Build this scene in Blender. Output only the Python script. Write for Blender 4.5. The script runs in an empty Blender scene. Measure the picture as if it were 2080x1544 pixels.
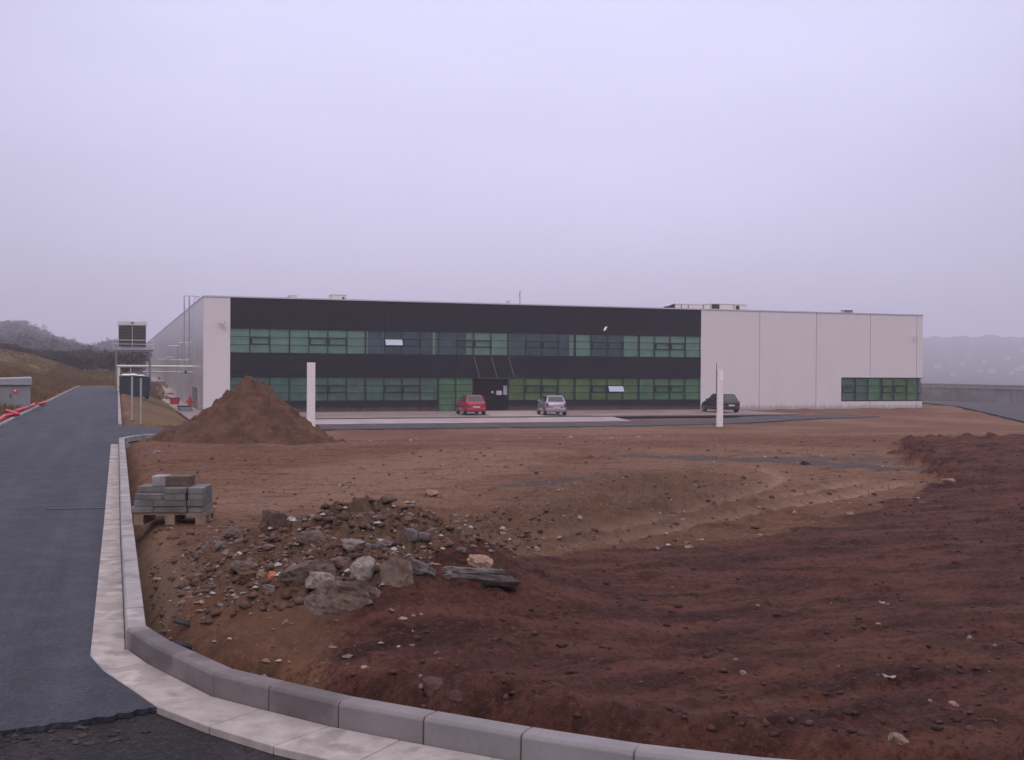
import bpy, bmesh, math, random
import numpy as np
from mathutils import Vector, Matrix, noise as mnoise
R_ = math.radians
rng = random.Random(7)
nrg = np.random.RandomState(11)
sc = bpy.context.scene
COL = sc.collection

# ------------------------------------------------------------------ camera geometry
EYE = np.array([0, 0, 1.9]); FPX = 2278.64
YAW, PIT, ROL = 0.338136, 0.0091537, -0.0061532
_cy, _sy = math.cos(YAW), math.sin(YAW)
CF = np.array([_sy*math.cos(PIT), _cy*math.cos(PIT), -math.sin(PIT)])
CR = np.array([_cy, -_sy, 0.0]); CU = np.cross(CR, CF)
CR, CU = CR*math.cos(ROL)-CU*math.sin(ROL), CU*math.cos(ROL)+CR*math.sin(ROL)
def ray(px, py): return CF + CR*(px-1040)/FPX - CU*(py-772)/FPX
def at_z(px, py, z):
    d = ray(px, py); return EYE + d*((z-1.9)/d[2])
def at_y(px, py, y):
    d = ray(px, py); return EYE + d*(y/d[1])
cam = bpy.data.cameras.new("camera"); co = bpy.data.objects.new("camera", cam); COL.objects.link(co)
cam.sensor_width = 36; cam.lens = 36*FPX/2080; cam.clip_end = 9000; cam.clip_start = .05
co.matrix_world = Matrix(((CR[0], CU[0], -CF[0], 0), (CR[1], CU[1], -CF[1], 0), (CR[2], CU[2], -CF[2], 1.9), (0, 0, 0, 1)))
sc.camera = co

# ------------------------------------------------------------------ numpy noise
def _hash(ix, iy, s):
    h = (ix.astype(np.int64)*374761393 + iy.astype(np.int64)*668265263 + s*974634539) & 0xffffffff
    h = ((h ^ (h >> 13))*1274126177) & 0xffffffff
    h = (h ^ (h >> 16)) & 0xffffffff
    return h/4294967295.0
def vnoise(x, y, s=0):
    x0, y0 = np.floor(x), np.floor(y); fx, fy = x-x0, y-y0
    fx = fx*fx*fx*(fx*(fx*6-15)+10); fy = fy*fy*fy*(fy*(fy*6-15)+10)
    a = _hash(x0, y0, s); b = _hash(x0+1, y0, s); c = _hash(x0, y0+1, s); d = _hash(x0+1, y0+1, s)
    return (a*(1-fx)+b*fx)*(1-fy)+(c*(1-fx)+d*fx)*fy
def fbm(x, y, s=0, o=4, g=.5):
    t, a, n = 0, 1, 0
    for k in range(o):
        c_, s_ = math.cos(.6*k), math.sin(.6*k)
        t = t+a*vnoise((x*c_-y*s_)*2**k, (x*s_+y*c_)*2**k, s+k*17); n += a; a *= g
    return t/n
def lumps(x, y, s=0):
    """rounded clods: 1 in the middle of a cell, 0 at its border"""
    x0, y0 = np.floor(x), np.floor(y); best = np.full(x.shape, 9.0); hh = np.zeros(x.shape)
    for i in (-1, 0, 1):
        for j in (-1, 0, 1):
            cx, cy = x0+i, y0+j
            d = (cx+_hash(cx, cy, s)-x)**2+(cy+_hash(cx, cy, s+5)-y)**2
            m = d < best; best = np.where(m, d, best); hh = np.where(m, _hash(cx, cy, s+9), hh)
    return np.clip(1-best*1.6, 0, 1)*hh
def ss(a, b, v):
    t = np.clip((v-a)/(b-a), 0, 1); return t*t*(3-2*t)
def sdist(x, y, poly):
    """signed distance to polygon, positive inside"""
    p = np.array(poly, float); d = np.full(np.shape(x), 1e18); ins = np.zeros(np.shape(x), bool)
    for i in range(len(p)):
        a, b = p[i], p[(i+1) % len(p)]; e = b-a
        t = np.clip(((x-a[0])*e[0]+(y-a[1])*e[1])/(e@e), 0, 1)
        d = np.minimum(d, (x-a[0]-t*e[0])**2+(y-a[1]-t*e[1])**2)
        c = ((a[1] > y) != (b[1] > y)) & (x < (b[0]-a[0])*(y-a[1])/((b[1]-a[1]) or 1e-9)+a[0])
        ins ^= c
    return np.where(ins, 1, -1)*np.sqrt(d)
def pdist(x, y, pl):
    d = np.full(np.shape(x), 1e18)
    for a, b in zip(pl[:-1], pl[1:]):
        a = np.array(a, float); e = np.array(b, float)-a
        t = np.clip(((x-a[0])*e[0]+(y-a[1])*e[1])/(e@e), 0, 1)
        d = np.minimum(d, (x-a[0]-t*e[0])**2+(y-a[1]-t*e[1])**2)
    return np.sqrt(d)

# ------------------------------------------------------------------ plan of the place
KERB = [(.06, 8.0), (.2, 7.5), (.52, 6.67), (.79, 6.29), (1.1, 5.87), (1.46, 5.48), (1.84, 5.08), (2.25, 4.68), (2.7, 4.33), (3.18, 4.03), (3.68, 3.77), (4.2, 3.54)]
for _k in range(14): KERB.append((KERB[-1][0]+.5, KERB[-1][1]-.2*.8**_k))
GUT = [(-.165, 7.87), (-.08, 7.45), (.06, 7.03), (.21, 6.56), (.46, 6.1), (.74, 5.68), (1.06, 5.3), (1.44, 4.9), (1.88, 4.5), (2.36, 4.13), (2.88, 3.8), (3.4, 3.52), (3.95, 3.28)]
for _k in range(14): GUT.append((GUT[-1][0]+.5, GUT[-1][1]-.2*.8**_k))
PAVED = [(-3.5, 118), (.1, 118), (.1, 38.5), (1.5, 38.6), (5, 40), (8, 46), (9.5, 60), (30, 60.3), (38, 62.2), (46, 66.7), (53.2, 68.7), (53.2, 74.3), (50, 74.4), (50, 86), (4.2, 86), (4.2, 56), (3.2, 44), (.9, 31.6), (.12, 29.5), (.12, 8)] \
    + [(a+.06, b) for a, b in KERB[1:]] + [(30, 2.5), (30, -9), (-14, -9), (-14, 4), (-3.5, 9)]
TOP = [(.72, 6.1), (1.12, 6.74), (1.63, 7.53), (2.43, 8.53), (3.12, 9.1), (4.23, 9.98), (4.91, 10.09), (6.2, 10.38), (8.19, 11.44), (10.5, 13), (12.23, 14.19), (12.8, 14.8), (13.86, 16.47),
       (15.6, 19.43), (18.6, 23.2), (24.5, 24.0), (40, 23), (60, 14), (60, -6), (12, 2), (4, 2.8), (2.2, 4.3)]
RIGHT_ROAD = [(50, 48), (57.6, 59.9), (67, 73.6), (76.7, 88), (82, 100), (83, 150), (87.4, 150), (87.6, 60), (87.4, 48)]
LEFTAZ = [-60, -20, -9, -5.1, -4.3, -3.5, -2.3, -1.6, -.9, -.4, .3, 1.2, 3, 8, 30]
LEFTEL = [10, 22, 38, 46, 52, 36, 18, 14, 17, 31, 36, 33, 30, 15, 2]

def base(x, y):
    r = np.hypot(x, y); az = np.degrees(np.arctan2(x, y))
    z = -1.4*ss(23, 59, y)*np.clip((x-.3)/3.9, 0, 1)
    # the bank left of the road
    k = np.clip(-4.4-x, 0, 60)
    bank = 5.0*(1-np.exp(-k*.42/5.0))*ss(30, 62, y)
    z = z+np.where(x < 0, bank, 0)+1.4*ss(118, 158, y)*(x < 30)
    # right: terrace behind the wall, then the valley
    z = np.where(x > 89.5, z+1.15*ss(90, 92.5, x)-17*ss(97, 900, x), z)
    z = np.where((x > 50) & (y < 40), z, z)
    far = -1.0*ss(70, 400, r)
    # hills
    elL = np.interp(az, LEFTAZ, LEFTEL)*(1+.10*(vnoise(az*2.2, az*0+.5, 3)-.5))
    hl = (1.9+elL/2279*780)*ss(330, 780, r)*(1-.4*ss(900, 1700, r))
    z = z+np.where(az < 30, hl*(1-ss(12, 28, az)), 0)
    rr = np.clip((r-700)/1250, 0, 1)
    elR = 64+5*vnoise(az*.8, az*0, 8)+4*(vnoise(az*3, az*0, 9)-.5)
    z = z+np.where(az > 14, (elR/2279*1950+20)*rr**1.5*ss(14, 30, az)*(1-.3*ss(2100, 3000, r)), 0)
    return z

def masks(x, y):
    m = {}
    pv = np.maximum(sdist(x, y, PAVED), sdist(x, y, RIGHT_ROAD))
    m['pav'] = pv
    n1 = fbm(x*1.3, y*1.3, 40, 4)-.5
    near = np.hypot(x, y) < 90
    m['top'] = np.where(near, ss(-.25, .3, sdist(x, y, TOP)+n1*1.0), 0)
    m['gra'] = np.maximum(ss(.35, .0, pdist(x, y, [(10.2, 21.2), (11.2, 20.2), (12.4, 19.6), (12.9, 18.8), (13.3, 17.0), (14.0, 16.4)])-.45+n1*1.4)*.9,
               np.maximum(ss(.3, .0, pdist(x, y, [(5.8, 16.2), (6.6, 16.7), (7.7, 17.3)])-.12+n1*.8)*.9, ss(.3, .0, pdist(x, y, [(13.2, 19.6), (14.8, 19.2), (15.4, 20.4)])-.3+n1*1.5)*.7))
    m['gra'] = m['gra']*(1-m['top'])
    m['rub'] = np.exp(-(((x-1.85)/1.35)**2+((y-9.0)/2.1)**2)**1.5)*ss(-.15, .5, -pv)
    m['rub2'] = ss(2.6, .3, pdist(x, y, [(3.2, 11.2), (5, 12.2), (6.8, 13.6), (8.2, 16)]))*(1-m['top'])*.6
    tr = [(2.6, 9.35), (3.24, 9.74), (4.63, 10.68), (6.33, 11.71), (7.94, 12.68), (9.74, 13.62), (11.96, 15.0)]
    d1 = pdist(x, y, tr); d2 = pdist(x, y, [(5.2, 11.5), (6.95, 12.9), (8.44, 14.14), (9.9, 15.5), (10.9, 16.8), (11.3, 18.2)])
    d3 = pdist(x, y, [(a-.35, b+.55) for a, b in tr[1:]])
    m['rut'] = np.maximum(np.maximum(np.exp(-(d1/.19)**2), np.exp(-(d2/.16)**2)), np.exp(-(d3/.16)**2))*(1-.8*m['top'])
    m['ban'] = (ss(-3.75, -4.3, x)*(y > 0)+ss(119, 122, y)*(x < 6))*(np.hypot(x, y) < 3100)
    m['san'] = ss(.62+.3*ss(11, 8.5, y), .3, x)*ss(8.1, 8.6, y)*ss(14.3, 12.6, y)*(x > .1)
    m['pale'] = ss(.42, .75, fbm(x*.22+3, y*.16, 71, 3))*(1-m['top'])*ss(12, 15, y)
    m['pale'] = np.maximum(m['pale']*.7, ss(-.8, .8, sdist(x, y, [(1.1, 16.5), (3.4, 20.5), (8.9, 25.8), (9.5, 23), (6.2, 18.2), (4.2, 15.3), (2.4, 14.0), (1.4, 13.8)])+n1*2.0))
    return m

def height(x, y, fine=True):
    x = np.asarray(x, float); y = np.asarray(y, float)
    m = masks(x, y); z = base(x, y)
    r = np.hypot(x, y)
    off = ss(-.02, -.35, m['pav'])               # 0 on paving, 1 off it
    z = z+.10*(1-ss(20, 34, y))*ss(.0, .4, x)*off
    rgt = ss(9, 14.5, x)
    z = z+m['top']*(.03+.10*rgt*ss(2.0, 4.0, x-9+0*y))*off
    z = z+m['rub']*.48*off-m['san']*.05
    z = z-m['rut']*.065*off
    nr = (1-ss(90, 190, r))*off
    z = z+nr*(.03*(fbm(x*.45, y*.45, 5, 3)-.5))
    if fine:
        c = .60*m['top']+1.05*m['rub']+2.0*m['rub2']+.55*(1-m['top'])*(1-.5*m['pale'])+.5*m['san']*0
        c = c*(1-.6*m['rut'])*(1-.8*m['san'])
        fade = nr*(1-ss(25, 60, r)*.5)
        # turned earth: streaks left by the grader's blade
        a = .12; u = x*math.cos(YAW-a)-y*math.sin(YAW-a); v = x*math.sin(YAW-a)+y*math.cos(YAW-a)
        st = fbm(u*.5, v*3.1+.5*fbm(u*.3, v*.3, 50, 2), 23, 4)-.5
        z = z+fade*m['top']*.065*st+fade*(1-m['top'])*.05*(fbm(u*.8, v*2.0, 29, 3)-.5)
        z = z+fade*c*(.075*lumps(x*3.1, y*3.1, 3)*ss(.45, .7, fbm(x*.9, y*.9, 77, 2))+.045*lumps(x*7, y*7, 7)+.022*lumps(x*16, y*16, 13)+.018*(fbm(x*22, y*22, 15, 3)-.5))
        # clods dumped in the rubble and along the heap's edge
        z = z+fade*m['rub']*.05*lumps(x*4.2, y*4.2, 33)
        e = m['top']*(1-m['top'])*4
        kd = pdist(x, y, KERB); z = z+fade*m['top']*ss(1.1, .35, kd)*ss(.1, .3, kd)*(.10*lumps(x*3.6, y*3.6, 51)*ss(.4, .6, fbm(x*1.4, y*1.4, 53, 2))+.05*lumps(x*8, y*8, 52))
        z = z+fade*np.clip(e*1.5, 0, 1)*rgt*.20*lumps(x*3.0, y*3.0, 61)+fade*m['top']*rgt*.10*lumps(x*1.6, y*1.6, 64)
        z = z+ss(70, 110, r)*off*(1-ss(150, 400, r))*.25*(fbm(x*.7, y*.7, 88, 3)-.5)
    z = z-.14*(1-off)
    return z
def gz(x, y): return float(height(np.array([x]), np.array([y]), False)[0])
def hit(px, py):
    d = ray(px, py); t = np.linspace(4, 45, 1400); X, Y, Z = EYE[0]+d[0]*t, EYE[1]+d[1]*t, EYE[2]+d[2]*t
    k = int(np.argmax(Z <= height(X, Y))); return X[k], Y[k], Z[k]
def gzf(x, y): return float(height(np.array([x]), np.array([y]), True)[0])

# ------------------------------------------------------------------ materials
def nodes(name):
    m = bpy.data.materials.new(name); m.use_nodes = True
    nt = m.node_tree; nt.nodes.clear()
    return m, nt
class NT:
    def __init__(s, nt): s.nt = nt
    def n(s, t, ins=None, **kw):
        nd = s.nt.nodes.new(t)
        for k, v in kw.items(): setattr(nd, k, v)
        for k, v in (ins or {}).items():
            if isinstance(v, bpy.types.NodeSocket): s.nt.links.new(v, nd.inputs[k])
            else: nd.inputs[k].default_value = v
        return nd
    def math(s, op, a, b=0.0, c=0.0): return s.n('ShaderNodeMath', {0: a, 1: b, 2: c}, operation=op).outputs[0]
    def mix(s, f, a, b, bt='MIX'):
        nd = s.nt.nodes.new('ShaderNodeMix'); nd.data_type = 'RGBA'; nd.blend_type = bt
        for i, v in ((0, f), (6, a), (7, b)):
            if isinstance(v, bpy.types.NodeSocket): s.nt.links.new(v, nd.inputs[i])
            else: nd.inputs[i].default_value = (*v, 1) if isinstance(v, tuple) and len(v) == 3 else v
        return nd.outputs[2]
    def ramp(s, f, lo, hi, a=0.0, b=1.0): return s.n('ShaderNodeMapRange', {0: f, 1: lo, 2: hi, 3: a, 4: b}).outputs[0]
    def noise(s, vec, scale, det=4, rough=.55): return s.n('ShaderNodeTexNoise', {'Vector': vec, 'Scale': scale, 'Detail': det, 'Roughness': rough}).outputs[0]
    def map(s, vec, scale=(1, 1, 1), rot=(0, 0, 0)): return s.n('ShaderNodeMapping', {'Vector': vec, 'Scale': scale, 'Rotation': rot}).outputs[0]
    def out(s, bs): s.n('ShaderNodeOutputMaterial', {'Surface': bs})
    def pbr(s, col, rough=.8, metal=0.0, bump=None, bs=.3, bd=.02, spec=.4, coat=0.0):
        ins = {'Base Color': (*col, 1) if isinstance(col, tuple) and len(col) == 3 else col, 'Roughness': rough, 'Metallic': metal, 'Specular IOR Level': spec, 'Coat Weight': coat}
        if bump is not None: ins['Normal'] = s.n('ShaderNodeBump', {'Height': bump, 'Strength': bs, 'Distance': bd}).outputs[0]
        b = s.n('ShaderNodeBsdfPrincipled', ins); s.out(b.outputs[0]); return b
def vobj(t): return t.n('ShaderNodeTexCoord').outputs['Object']
def geo(t): return t.n('ShaderNodeNewGeometry').outputs['Position']
def orand(t): return t.n('ShaderNodeObjectInfo').outputs['Random']
MATS = {}
def simple(name, col, rough=.7, metal=0.0, var=.12, scale=3.0, bump=.15, spec=.4, rnd=0.0, coat=0.0):
    m, nt = nodes(name); t = NT(nt); v = vobj(t)
    n = t.noise(v, scale, 5, .6); f = t.ramp(n, .3, .7, 1-var, 1+var)
    if rnd: f = t.math('MULTIPLY', f, t.ramp(orand(t), 0, 1, 1-rnd, 1+rnd))
    c = t.n('ShaderNodeVectorMath', {0: col, 'Scale': f}, operation='SCALE').outputs[0]
    t.pbr(c, t.ramp(n, .2, .8, rough-.06, min(1, rough+.06)), metal, t.noise(v, scale*12, 3), bump, .004, spec, coat)
    MATS[name] = m; return m

def mat_ground():
    m, nt = nodes("bare earth"); t = NT(nt); p = geo(t)
    A = t.n('ShaderNodeSeparateColor', {0: t.n('ShaderNodeAttribute', attribute_name='zone_a').outputs['Color']})
    B = t.n('ShaderNodeSeparateColor', {0: t.n('ShaderNodeAttribute', attribute_name='zone_b').outputs['Color']})
    C = t.n('ShaderNodeSeparateColor', {0: t.n('ShaderNodeAttribute', attribute_name='zone_c').outputs['Color']})
    big = t.noise(p, .55, 5, .6); mid = t.noise(p, 3.5, 6, .65); fin = t.noise(p, 28, 5, .7); grit = t.noise(p, 110, 3, .7)
    str_ = t.noise(t.map(p, (.9, 3.6, 1), (0, 0, YAW-.12)), 1.0, 5, .6)
    tan = t.mix(t.ramp(mid, .35, .68), (0.1061, 0.0423, 0.0197), (0.1938, 0.0886, 0.0439))
    tan = t.mix(t.ramp(big, .38, .66, 0, .75), tan, (0.1938, 0.0967, 0.0574))
    tan = t.mix(t.math('MULTIPLY', B.outputs[2], t.ramp(str_, .35, .65, .35, 1.0)), tan, (0.3060, 0.1793, 0.1182))
    tan = t.mix(t.ramp(str_, .50, .64, 0, .75), tan, (0.0755, 0.0333, 0.0179))
    tan = t.mix(t.math('MULTIPLY', A.outputs[2], t.ramp(fin, .3, .7, .55, 1.0)), tan, (0.3366, 0.2064, 0.1344))
    tan = t.mix(t.math('MULTIPLY', B.outputs[1], t.ramp(fin, .3, .7, .4, .9)), tan, (0.2958, 0.1913, 0.1210))
    tan = t.mix(t.ramp(fin, .53, .66, 0, .7), tan, (0.0469, 0.0232, 0.0134)); tan = t.mix(t.ramp(fin, .46, .36, 0, .45), tan, (0.2448, 0.1510, 0.0986))  # moisture mottling; dark spots also paint the dirt's micro-shadows into the colour
    m9 = t.noise(p, 8.5, 5, .7); tan = t.mix(t.ramp(m9, .53, .64, 0, .6), tan, (0.0592, 0.0272, 0.0152)); tan = t.mix(t.ramp(m9, .45, .36, 0, .45), tan, (0.2397, 0.1309, 0.0789))  # mid-size dark and light spots paint clod shading into the colour
    rub = t.mix(t.ramp(t.math('ADD', t.math('MULTIPLY', fin, .5), t.math('MULTIPLY', m9, .5)), .42, .58), (0.0673, 0.0352, 0.0215), (0.1581, 0.0987, 0.0627))
    tan = t.mix(t.ramp(C.outputs[0], 0, .7, 0, .8), tan, rub)
    gv = t.mix(t.ramp(fin, .4, .62), (.048, .040, .040), (.110, .092, .086))
    tan = t.mix(t.ramp(t.math('ADD', A.outputs[1], t.ramp(fin, .3, .7, -.3, .3)), .15, .95, 0, .9), tan, gv)
    tp = t.mix(t.ramp(t.math('ADD', t.math('MULTIPLY', mid, .5), t.math('MULTIPLY', t.noise(p, 11, 5, .7), .5)), .40, .60), (0.0571, 0.0197, 0.0139), (0.0959, 0.0348, 0.0235))
    tp = t.mix(t.ramp(str_, .47, .60, 0, .85), tp, (0.1306, 0.0534, 0.0358)); tp = t.mix(t.ramp(str_, .45, .36, 0, .85), tp, (0.0347, 0.0126, 0.0094)); tp = t.mix(t.ramp(t.noise(t.map(p, (1.6, 13, 1), (0, 0, YAW-.16)), 1.0, 5, .65), .52, .66, 0, .6), tp, (0.0388, 0.0146, 0.0107))
    tp = t.mix(t.ramp(fin, .52, .66, 0, .75), tp, (0.0265, 0.0116, 0.0085)); tp = t.mix(t.ramp(fin, .46, .34, 0, .7), tp, (0.1326, 0.0604, 0.0421))  # fine grain: moisture tone plus micro-shadows painted into the soil colour
    c = t.mix(t.ramp(t.math('ADD', A.outputs[0], t.ramp(fin, .3, .7, -.3, .3)), .25, .75), tan, tp)
    gr = t.mix(t.ramp(mid, .35, .65), (0.1173, 0.0705, 0.0233), (0.1938, 0.1208, 0.0431))
    gr = t.mix(t.ramp(big, .45, .65, 0, .6), gr, (.100, .084, .030))
    gr = t.mix(t.ramp(t.noise(p, .12, 4), .5, .62, 0, .7), gr, (0.0867, 0.0503, 0.0269))
    c = t.mix(t.ramp(t.math('ADD', B.outputs[0], t.ramp(mid, .3, .7, -.3, .3)), .3, .7), c, gr)
    wd = t.mix(t.ramp(t.noise(p, .045, 6, .7), .42, .6), (.028, .027, .022), (.075, .062, .048))
    c = t.mix(C.outputs[1], c, wd)
    c = t.mix(t.ramp(grit, .55, .75, 0, .35), c, t.mix(.5, c, (0.3000, 0.2332, 0.1566)))
    h = t.math('ADD', t.math('MULTIPLY', fin, .6), t.math('MULTIPLY', grit, .35))
    t.pbr(c, .93, 0, h, 1.0, .05, .15)
    MATS['earth'] = m
def mat_asphalt(name, a, b, coarse, rough):
    m, nt = nodes(name); t = NT(nt); p = geo(t)
    big = t.noise(t.map(p, (1.2, .25, 1)), .8, 4, .6); fin = t.noise(p, 160, 3, .7); st = t.noise(p, 2.5, 5, .6)
    vo = t.n('ShaderNodeTexVoronoi', {'Vector': p, 'Scale': coarse}).outputs['Distance']
    c = t.mix(t.ramp(big, .35, .65), a, b)
    c = t.mix(t.ramp(fin, .5, .75, 0, .5), c, tuple(k*1.9 for k in b))
    ln = t.noise(t.map(p, (2.6, .05, 1)), 1.0, 4, .6); c = t.mix(t.ramp(ln, .5, .68, 0, .55), c, tuple(k*1.7 for k in b))
    vc = t.n('ShaderNodeSeparateColor', {0: t.n('ShaderNodeTexVoronoi', {'Vector': p, 'Scale': 55}).outputs['Color']}).outputs[0]; c = t.mix(t.ramp(vc, .72, .9, 0, .42), c, tuple(k*2.3 for k in b)); c = t.mix(t.ramp(vc, .25, .1, 0, .4), c, tuple(k*.45 for k in a))
    c = t.mix(t.ramp(st, .55, .75, 0, .35), c, (.070, .054, .046))
    t.pbr(c, t.ramp(st, .3, .7, rough-.07, rough+.07), 0, t.math('ADD', vo, t.math('MULTIPLY', fin, .5)), .9 if rough > .8 else .5, .022 if rough > .8 else .006, .22)
    MATS[name] = m
def mat_concrete(name, c0, c1, stain, rnd=.18, scale=5.0):
    m, nt = nodes(name); t = NT(nt); v = geo(t); r = orand(t)
    n = t.noise(v, scale, 5, .6); st = t.noise(t.n('ShaderNodeVectorMath', {0: v, 1: (7.3, 1.1, .7)}).outputs[0], scale*.75, 3, .5); f = t.noise(v, scale*25, 3, .7)
    c = t.mix(t.ramp(n, .35, .65), c0, c1)
    c = t.mix(t.ramp(t.math('ADD', st, t.math('MULTIPLY', t.math('SUBTRACT', r, .5), .22)), .50, .575, 0, .48), c, stain)
    c = t.mix(t.ramp(f, .5, .8, 0, .25), c, stain)
    c = t.n('ShaderNodeVectorMath', {0: c, 'Scale': t.ramp(r, 0, 1, 1-rnd, 1+rnd)}, operation='SCALE').outputs[0]
    t.pbr(c, .85, 0, f, .35, .004, .3); MATS[name] = m
def mat_wall(name, c, rough, metal, axis, pitch, depth, dark, spec=.5):
    """sandwich-panel sheet: shallow profile along one axis, faint dirt"""
    m, nt = nodes(name); t = NT(nt); p = geo(t)
    s = t.n('ShaderNodeSeparateXYZ', {0: p}).outputs[axis]
    fr = t.math('FRACT', t.math('DIVIDE', s, pitch))
    rib = t.ramp(t.math('ABSOLUTE', t.math('SUBTRACT', fr, .5)), .40, .5)
    dirt = t.noise(t.map(p, (1.2, 1.2, .18)), .9, 5, .6)
    cc = t.mix(t.ramp(dirt, .35, .7, 0, .3), c, tuple(k*.86 for k in c))
    cc = t.mix(t.math('MULTIPLY', rib, dark), cc, tuple(k*.4 for k in c))
    zz = t.n('ShaderNodeSeparateXYZ', {0: p}).outputs[2]; sp = t.math('SUBTRACT', t.math('MULTIPLY', t.noise(t.map(p, (2, 2, .8)), 1.6, 5, .7), .9), t.math('ADD', zz, 1.41))
    cc = t.mix(t.ramp(sp, .0, .35, 0, .55), cc, (.17, .10, .07))
    t.pbr(cc, t.ramp(dirt, .3, .7, rough-.05, rough+.06), metal, rib, .5, depth, spec); MATS[name] = m
def mat_glass(name, tint, gl=(.9, .95, 1)):
    m, nt = nodes(name); t = NT(nt)
    tr = t.n('ShaderNodeBsdfTransparent', {0: (*tint, 1)}); g = t.n('ShaderNodeBsdfGlossy', {0: (*gl, 1), 'Roughness': .03})
    f = t.n('ShaderNodeFresnel', {'IOR': 1.45})
    mx = t.n('ShaderNodeMixShader', {0: f.outputs[0], 1: tr.outputs[0], 2: g.outputs[0]}); t.out(mx.outputs[0]); MATS[name] = m
def mat_leaf(name, a, b, rough=.8):
    m, nt = nodes(name); t = NT(nt); p = geo(t)
    isl = t.n('ShaderNodeNewGeometry').outputs['Random Per Island']
    c = t.mix(isl, a, b); c = t.mix(t.ramp(t.noise(p, .5, 3), .4, .6, 0, .5), c, tuple(k*.6 for k in a))
    t.pbr(c, rough, 0, None, spec=.2); MATS[name] = m
def mat_island(name, cols, rough=.9):
    m, nt = nodes(name); t = NT(nt); p = geo(t)
    isl = t.n('ShaderNodeNewGeometry').outputs['Random Per Island']
    cr = t.n('ShaderNodeValToRGB', {0: isl}); cr.color_ramp.interpolation = 'CONSTANT'
    e = cr.color_ramp.elements
    while len(e) < len(cols): e.new(.5)
    for i, c in enumerate(cols): e[i].position = i/len(cols); e[i].color = (*c, 1)
    n = t.noise(p, 60, 4, .7)
    c = t.mix(t.ramp(n, .35, .7, 0, .5), cr.outputs[0], (.09, .055, .042))
    t.pbr(c, rough, 0, n, .6, .01, .2); MATS[name] = m

mat_ground()
mat_asphalt('asphalt', (.017, .0175, .023), (.031, .031, .041), 90, .68)
mat_asphalt('rough asphalt', (.015, .0145, .017), (.034, .029, .028), 55, .9)
mat_asphalt('asphalt drive', (.056, .050, .055), (.084, .074, .080), 90, .85)
mat_concrete('kerb concrete', (.27, .245, .235), (.35, .32, .305), (.14, .122, .122))
mat_concrete('curved kerb concrete', (.215, .192, .188), (.275, .25, .245), (.11, .092, .088), .10, 2.2)
mat_concrete('damp kerb concrete', (.130, .108, .102), (.195, .168, .16), (.058, .048, .048), .12, 3.0)
mat_concrete('gutter concrete', (.30, .258, .228), (.42, .37, .328), (.155, .136, .124), .12, 6)
mat_concrete('stack concrete', (.125, .115, .106), (.185, .172, .158), (.08, .072, .066), .2, 6)
mat_concrete('old concrete', (.085, .055, .040), (.150, .102, .078), (.055, .032, .024), .18, 22)
mat_concrete('white concrete', (.19, .150, .125), (.30, .25, .22), (.095, .062, .047), .1, 24)
mat_concrete('grey slab', (.085, .070, .064), (.135, .115, .106), (.075, .055, .048), .1, 22)
mat_concrete('wall concrete', (.20, .18, .18), (.27, .245, .24), (.14, .12, .12), .1, .5)
mat_concrete('paving', (.30, .235, .215), (.40, .32, .29), (.22, .16, .14), .05, .6)
mat_concrete('bare paving', (.21, .155, .14), (.28, .21, .185), (.15, .10, .09), .05, .5)
mat_wall('white panel', (.64, .58, .575), .5, 0, 2, .2, .004, .10)
mat_wall('steel panel', (.62, .58, .60), .32, .5, 1, 3.0, .03, .6)
mat_wall('dark panel', (.010, .009, .014), .7, 0, 2, .25, .01, .3, .15)
mat_glass('green glass', (.805, .925, .868)); mat_glass('clear glass', (.82, .88, .90)); mat_glass('car glass', (.25, .28, .28))
simple('trim', (.50, .50, .53), .4, .3, .06)
simple('frame dark', (.022, .028, .034), .45, .3, .1)
simple('sash dark', (.012, .022, .026), .45, .2, .1)
simple('blind teal', (.64, .70, .66), .8, 0, .14, 1.2)
simple('pane backing slate', (.20, .22, .30), .8, 0, .3, .7); simple('blind grey', (.36, .43, .42), .8, 0, .25, 1.2)
simple('blind green', (.42, .58, .34), .8, 0, .22, 1.0)
simple('blind lime', (.48, .51, .24), .8, 0, .3, .8)
simple('curtain white', (.85, .87, .85), .8)
simple('interior', (.16, .17, .20), .8)
simple('white paint', (.74, .66, .64), .5, 0, .06)
simple('paper', (.82, .80, .82), .7)
simple('post steel', (.20, .20, .21), .5, .3, .12); simple('galvanised', (.42, .42, .44), .45, .6, .12)
simple('light steel', (.60, .58, .54), .5, .2, .1)
simple('cream pipe', (.66, .63, .52), .5, 0, .08)
simple('unit casing', (.44, .41, .38), .5, .1, .1)
simple('grille', (.030, .027, .022), .6, .2, .3)
simple('dark void', (.012, .012, .014), .8)
simple('tank green', (.012, .040, .034), .5, 0, .2)
simple('tank dark', (.010, .013, .016), .5, 0, .2)
simple('scrap', (.25, .22, .21), .7); simple('wrap', (.80, .76, .70), .6)
simple('brown door', (.16, .125, .105), .6)
simple('red plastic', (.52, .032, .060), .45, 0, .15, 6)
simple('red paint', (.40, .03, .035), .45)
simple('kiosk grey', (.20, .205, .215), .7, 0, .1, 2)
simple('kiosk lid', (.26, .255, .27), .7, 0, .1, 2)
simple('wood', (.22, .145, .10), .85, 0, .3, 9)
simple('tyre', (.014, .014, .015), .8)
simple('rim', (.35, .35, .37), .35, .8)
simple('car red', (.33, .010, .030), .25, .1, .03, coat=.6)
simple('car silver', (.33, .31, .34), .3, .6, .04, coat=.5)
simple('car black', (.010, .013, .017), .25, .1, .03, coat=.6)
simple('car navy', (.015, .03, .07), .4, .1, .05)
simple('plate', (.62, .42, .30), .5); simple('lamp red', (.25, .01, .012), .3); simple('lamp clear', (.6, .6, .62), .2)
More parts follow.
